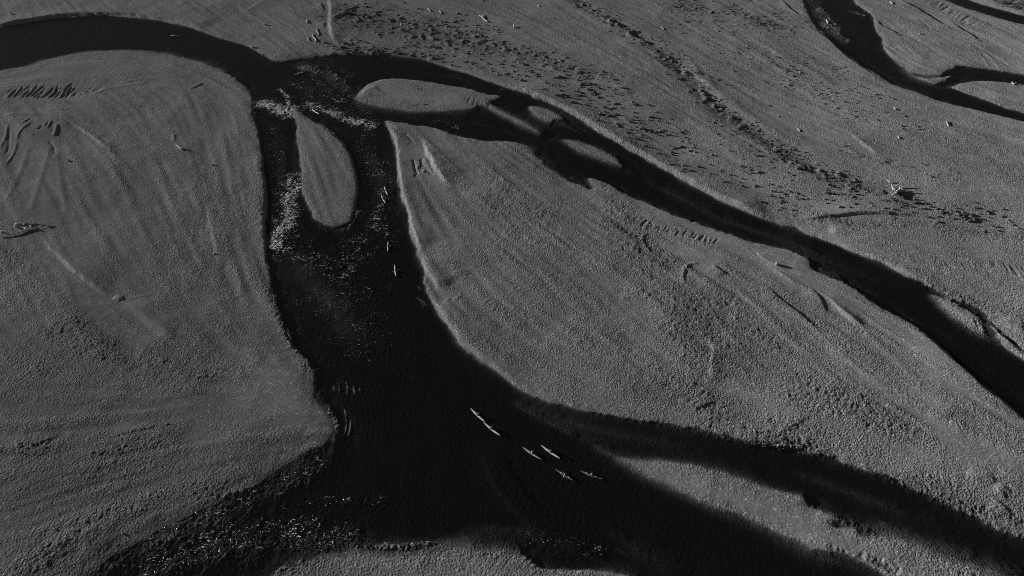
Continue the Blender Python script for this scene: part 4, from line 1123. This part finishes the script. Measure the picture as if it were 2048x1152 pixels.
# ------------------------------------------------------------------ boulders
def boulder_mesh(seed):
    bm = bmesh.new()
    bmesh.ops.create_icosphere(bm, subdivisions=2, radius=1.0)
    rr = random.Random(seed)
    off = [Vector((rr.uniform(-1, 1), rr.uniform(-1, 1), rr.uniform(-1, 1))).normalized() for _ in range(9)]
    cut = [rr.uniform(0.6, 0.9) for _ in off]
    for v in bm.verts:
        for o_, c_ in zip(off, cut):
            s = v.co.dot(o_)
            if s > c_: v.co -= o_ * (s - c_) * 0.9
        v.co.z *= 0.8
    me = bpy.data.meshes.new('boulder'); bm.to_mesh(me); bm.free()
    me.materials.append(M_STONE)
    return me
BM = [boulder_mesh(k) for k in range(4)]
for i, (u, v, r, lab) in enumerate([
    (1553, 529, 0.65, 'pale boulder standing alone on the smooth middle bar'), (531, 50, 0.75, 'bright boulder with a dark shadow on the upper left flat'), (506, 95, 0.9, 'pale boulder on the bank above the upper river bend'),
    (834, 177, 0.5, 'small boulder on the upper island'), (847, 208, 0.5, 'dark boulder near the lower shore of the upper island'), (545, 130, 0.45, 'small bright boulder at the waterline where the upper river turns'),
    (525, 109, 0.45, 'small bright boulder on the upper river waterline, farther left'), (334, 848, 0.28, 'small pale stone at the end of a dark groove on the left bar'), (22, 28, 0.6, 'dark boulder near the top left corner'),
    (425, 330, 0.5, 'small pale boulder on the left bar above the rapids'), (428, 508, 0.45, 'small dark boulder on the left bar beside the main channel'), (110, 1058, 0.22, 'bright stone alone at the lower left of the left bar'),
    (245, 1067, 0.25, 'bright stone at the lower left shoreline'), (137, 322, 0.5, 'bright stone on the smooth fan of the left bar'), (1840, 68, 0.6, 'dark boulder beside the groove between the far channels'), (1600, 145, 0.6, 'pale boulder among small shrubs left of the far channel')]):
    p = land_point(u, v)
    o = new_obj('boulder', BM[i % 4])
    o.location = (p.x, p.y, p.z + r * 0.35); o.scale = (r, r * random.uniform(0.75, 1.1), r * random.uniform(0.75, 1.0)); o.rotation_euler = (0, 0, random.uniform(0, 6))
    tag(o, lab, 'boulder', 'boulders on the gravel')

# ------------------------------------------------------------------ shrubs on the upper flats
def shrub_geo(seed, leaves):
    rr = random.Random(seed)
    v = []; f = []
    lob = [(rr.uniform(-0.55, 0.55), rr.uniform(-0.4, 0.4), rr.uniform(0.45, 0.7)) for _ in range(4)] + [(0, 0, 0.75)]
    n, m = 9, 3                                              # a lumpy twig core
    def rad_at(a, h):
        return (0.62 + 0.18 * math.sin(a * 2 + seed) + 0.14 * math.sin(a * 3 + seed * 2.1)) * math.sqrt(max(1 - h * h, 0.02))
    v.append((0, 0, 0.72))
    for k in range(1, m + 1):
        h = 1 - k / m
        for i in range(n):
            a = 2 * math.pi * i / n
            r_ = rad_at(a, h) * rr.uniform(0.8, 1.15)
            v.append((r_ * math.cos(a), r_ * math.sin(a), h * 0.75 * rr.uniform(0.85, 1.1) - (0.1 if k == m else 0)))
    for i in range(n): f.append((0, 1 + i, 1 + (i + 1) % n))
    for k in range(m - 1):
        for i in range(n):
            a_, b_, c_, d_ = 1 + k * n + i, 1 + (k + 1) * n + i, 1 + (k + 1) * n + (i + 1) % n, 1 + k * n + (i + 1) % n
            f.append((a_, b_, c_)); f.append((a_, c_, d_))
    for k in range(leaves):
        cx_, cy_, r_ = lob[rr.randrange(5)]
        th, ph = rr.uniform(0, 2 * math.pi), math.acos(rr.uniform(0.0, 1))
        p = Vector((cx_ + r_ * math.sin(ph) * math.cos(th), cy_ + r_ * math.sin(ph) * math.sin(th), 0.95 * r_ * math.cos(ph) + 0.1))
        a_ = Vector((rr.uniform(-1, 1), rr.uniform(-1, 1), rr.uniform(-1, 1))).normalized() * rr.uniform(0.12, 0.26)
        b_ = a_.orthogonal().normalized() * rr.uniform(0.06, 0.13)
        s = len(v)
        v += [tuple(p - a_), tuple(p + b_), tuple(p + a_)]
        f.append((s, s + 1, s + 2))
    return v, f
SG = [shrub_geo(k, 46) for k in range(5)]
SM = [mesh_from('shrub', *g, M_LEAF, False) for g in SG]
PATCH = [
    ([(930, 133), (1080, 178), (1200, 222), (1300, 272), (1380, 330)], 40, 260, 0.42, 0.85, 'low shrub with a dark shadow dash on the flat beside the bright gravel bank'),
    ([(980, 105), (1130, 140), (1260, 175)], 34, 220, 0.4, 0.8, 'low shrub in the open scrub above the upper island'),
    ([(680, 98), (780, 108), (890, 125)], 20, 240, 0.45, 0.9, 'low shrub in the dense scrub along the upper channel bank'),
    ([(690, 20), (820, 50), (970, 70)], 40, 320, 0.4, 0.85, 'low shrub in the dense scrub at the top of the flat'),
    ([(1370, 40), (1480, 100), (1600, 150), (1690, 190)], 48, 450, 0.3, 0.55, 'small shrub with a thin shadow on the flat left of the far channel'),
    ([(1640, 190), (1740, 220), (1830, 250)], 26, 60, 0.3, 0.55, 'small scattered shrub on the flat below the far channel bend'),
    ([(1440, 345), (1560, 385), (1700, 395), (1800, 410), (1900, 425), (2040, 440)], 24, 200, 0.4, 0.85, 'low shrub on the flat around the right root jam'),
    ([(1370, 150), (1450, 228), (1550, 292), (1640, 347), (1720, 376)], 20, 480, 0.25, 0.55, 'low shrub in the long dark diagonal shrub band'),
    ([(1150, 3), (1230, 45), (1310, 100), (1380, 150)], 13, 260, 0.3, 0.6, 'low shrub in the dark band along the upper smooth flat'),
    ([(1345, 8), (1460, 30), (1590, 45)], 26, 220, 0.4, 0.75, 'low shrub in the scrub at the top centre right'),
    ([(1400, 260), (1500, 310), (1600, 360)], 26, 40, 0.4, 0.8, 'scattered shrub between the shrub band and the bright bank'),
    ([(1690, 300), (1800, 330), (1950, 350)], 20, 50, 0.3, 0.5, 'tiny shrub on the bare flat above the right root jam'),
]
KNOWN = [(150, 45), (140, 180), (120, 355), (555, 165), (680, 150), (640, 250), (820, 230), (740, 320), (510, 355), (660, 430), (820, 380), (380, 475), (600, 515), (980, 450), (1150, 490), (1060, 570), (1210, 560), (1430, 640),
         (850, 670), (1010, 705), (1130, 685), (1450, 720), (1410, 770), (1340, 800), (1530, 825), (1680, 770), (1710, 720), (1830, 645), (820, 780), (1140, 835), (1440, 1090), (1470, 510), (1680, 520), (1560, 920), (1930, 945), (1120, 85)]
spots = []
for x, y in KNOWN:
    spots.append((x / 8.533 + 1100, y / 8.533 + 150, random.uniform(0.75, 1.05), 0))
for pi_, (line, hw, n, s0, s1, lab) in enumerate(PATCH):
    p = smooth_poly(line, 10, False)
    seeds = []
    for k in range(n):
        if seeds and random.random() < 0.55:                 # plants come in loose clumps
            bx, by = random.choice(seeds); g_ = random.gauss(0, 22); u = bx + g_ + random.gauss(0, 5); v = by + g_ * 0.42 + random.gauss(0, 2.5)
        else:
            i = random.randrange(len(p)); u = p[i][0] + random.gauss(0, hw * 0.7); v = p[i][1] + random.gauss(0, hw * 0.55)
            seeds.append((u, v))
        spots.append((u, v, random.uniform(s0, s1) * (0.75 if random.random() < 0.5 else 1.0), pi_))
cand = []
for u, v, s, pi_ in spots:
    x, y = ground_xy(u, v, 0.4)
    if v < -25 or sd_at(np.array([x]), np.array([y]))[0] < (1.6 if v < 135 else 3.2): continue
    cand.append((s / math.hypot(x, y), u, v, s, pi_))
cand.sort(reverse=True)
sv_, sf_ = [], []
for i, (_, u, v, s, pi_) in enumerate(cand):
    P = land_point(u, v)
    ang = random.uniform(-0.35, 0.35)
    s *= random.choice((0.75, 0.9, 1.0, 1.2))
    sx, sy, sz = s * random.uniform(1.0, 2.0), s * random.uniform(0.6, 1.2), s * random.uniform(0.75, 1.15)
    if i < 300:
        o = new_obj('shrub', SM[i % 5])
        o.location = P - Vector((0, 0, 0.02)); o.scale = (sx, sy, sz); o.rotation_euler = (0, 0, ang + (math.pi if random.random() < 0.5 else 0))
        tag(o, PATCH[pi_][5], 'shrub', PATCH[pi_][5].replace('low shrub', 'low shrubs').replace('small shrub', 'small shrubs').replace('tiny shrub', 'tiny shrubs').replace('scattered shrub', 'scattered shrubs'))
    else:
        g = SG[i % 5]
        b0 = len(sv_)
        ca, sa = math.cos(ang), math.sin(ang)
        for (a, b, c) in g[0]:
            a, b = a * sx, b * sy
            sv_.append((P.x + a * ca - b * sa, P.y + a * sa + b * ca, P.z + c * sz - 0.02))
        sf_ += [tuple(b0 + k for k in fc) for fc in g[1]]
if sv_:
    ot = new_obj('shrub_cover', mesh_from('shrub_cover', sv_, sf_, M_LEAF, False))
    tag(ot, 'small grey shrubs scattered over the upper gravel flats', 'shrubs', kind='stuff')

# ------------------------------------------------------------------ willow trees in the far right corner
def willow(u, v, hgt, wid, label):
    P = land_point(u, v)
    t = bpy.data.objects.new('willow_tree', None); col.objects.link(t); t.location = P; t.empty_display_size = 0.5
    tag(t, label, 'tree', 'willows in the far right corner')
    tr = new_obj('trunk', tube_mesh('trunk', [(0, 0, -0.2), (0.08, 0.05, hgt * 0.3), (0.0, 0.1, hgt * 0.6)], [0.16, 0.12, 0.06], M_BARK, 8), t)
    for k in range(5):
        a = k * 1.26 + random.uniform(-0.3, 0.3)
        new_obj('limb', tube_mesh('limb', [(0.05, 0.03, hgt * 0.25), (math.cos(a) * wid * 0.25, math.sin(a) * wid * 0.25, hgt * 0.5), (math.cos(a) * wid * 0.4, math.sin(a) * wid * 0.4, hgt * 0.72)], [0.08, 0.05, 0.02], M_BARK, 6), tr)
    lobes = [(random.uniform(-0.34, 0.34) * wid, random.uniform(-0.34, 0.34) * wid, hgt * random.uniform(0.4, 0.78), random.uniform(0.16, 0.28) * wid) for _ in range(11)]
    v_, f_ = [], []
    for k in range(1500):
        cx_, cy_, cz_, r_ = random.choice(lobes)
        dv = Vector((random.gauss(0, 1), random.gauss(0, 1), random.gauss(0, 1))).normalized() * r_ * random.uniform(0.55, 1.05)
        p = Vector((cx_, cy_, cz_)) + dv
        a_ = Vector((random.uniform(-1, 1), random.uniform(-1, 1), random.uniform(-0.6, 0.6))).normalized() * random.uniform(0.12, 0.24)
        b_ = a_.orthogonal().normalized() * random.uniform(0.05, 0.1)
        s = len(v_)
        v_ += [tuple(p - a_), tuple(p + b_), tuple(p + a_), tuple(p - b_)]
        f_.append((s, s + 1, s + 2, s + 3))
    new_obj('crown', mesh_from('crown', v_, f_, M_LEAF, False), t)
for u, v, h, w, lab in [(1987, 4, 3.0, 4.5, 'leftmost bushy willow in the far right corner'), (2004, 13, 3.4, 4.5, 'bushy willow second from left, nearest the far channel in the corner'), (2020, 6, 3.6, 5.0, 'tall bushy willow in the middle of the corner thicket'),
                        (2030, 19, 3.0, 4.5, 'low bushy willow at the front of the corner thicket'), (2044, 12, 3.6, 5.0, 'bushy willow at the right frame edge of the corner thicket'), (2046, 25, 2.4, 3.5, 'small willow at the right frame edge nearest the far channel'), (2008, -8, 3.8, 5.0, 'willow cut by the top frame edge above the corner thicket'), (2036, -4, 3.8, 5.0, 'rightmost willow cut by the top frame edge')]:
    willow(u, v, h, w, lab)
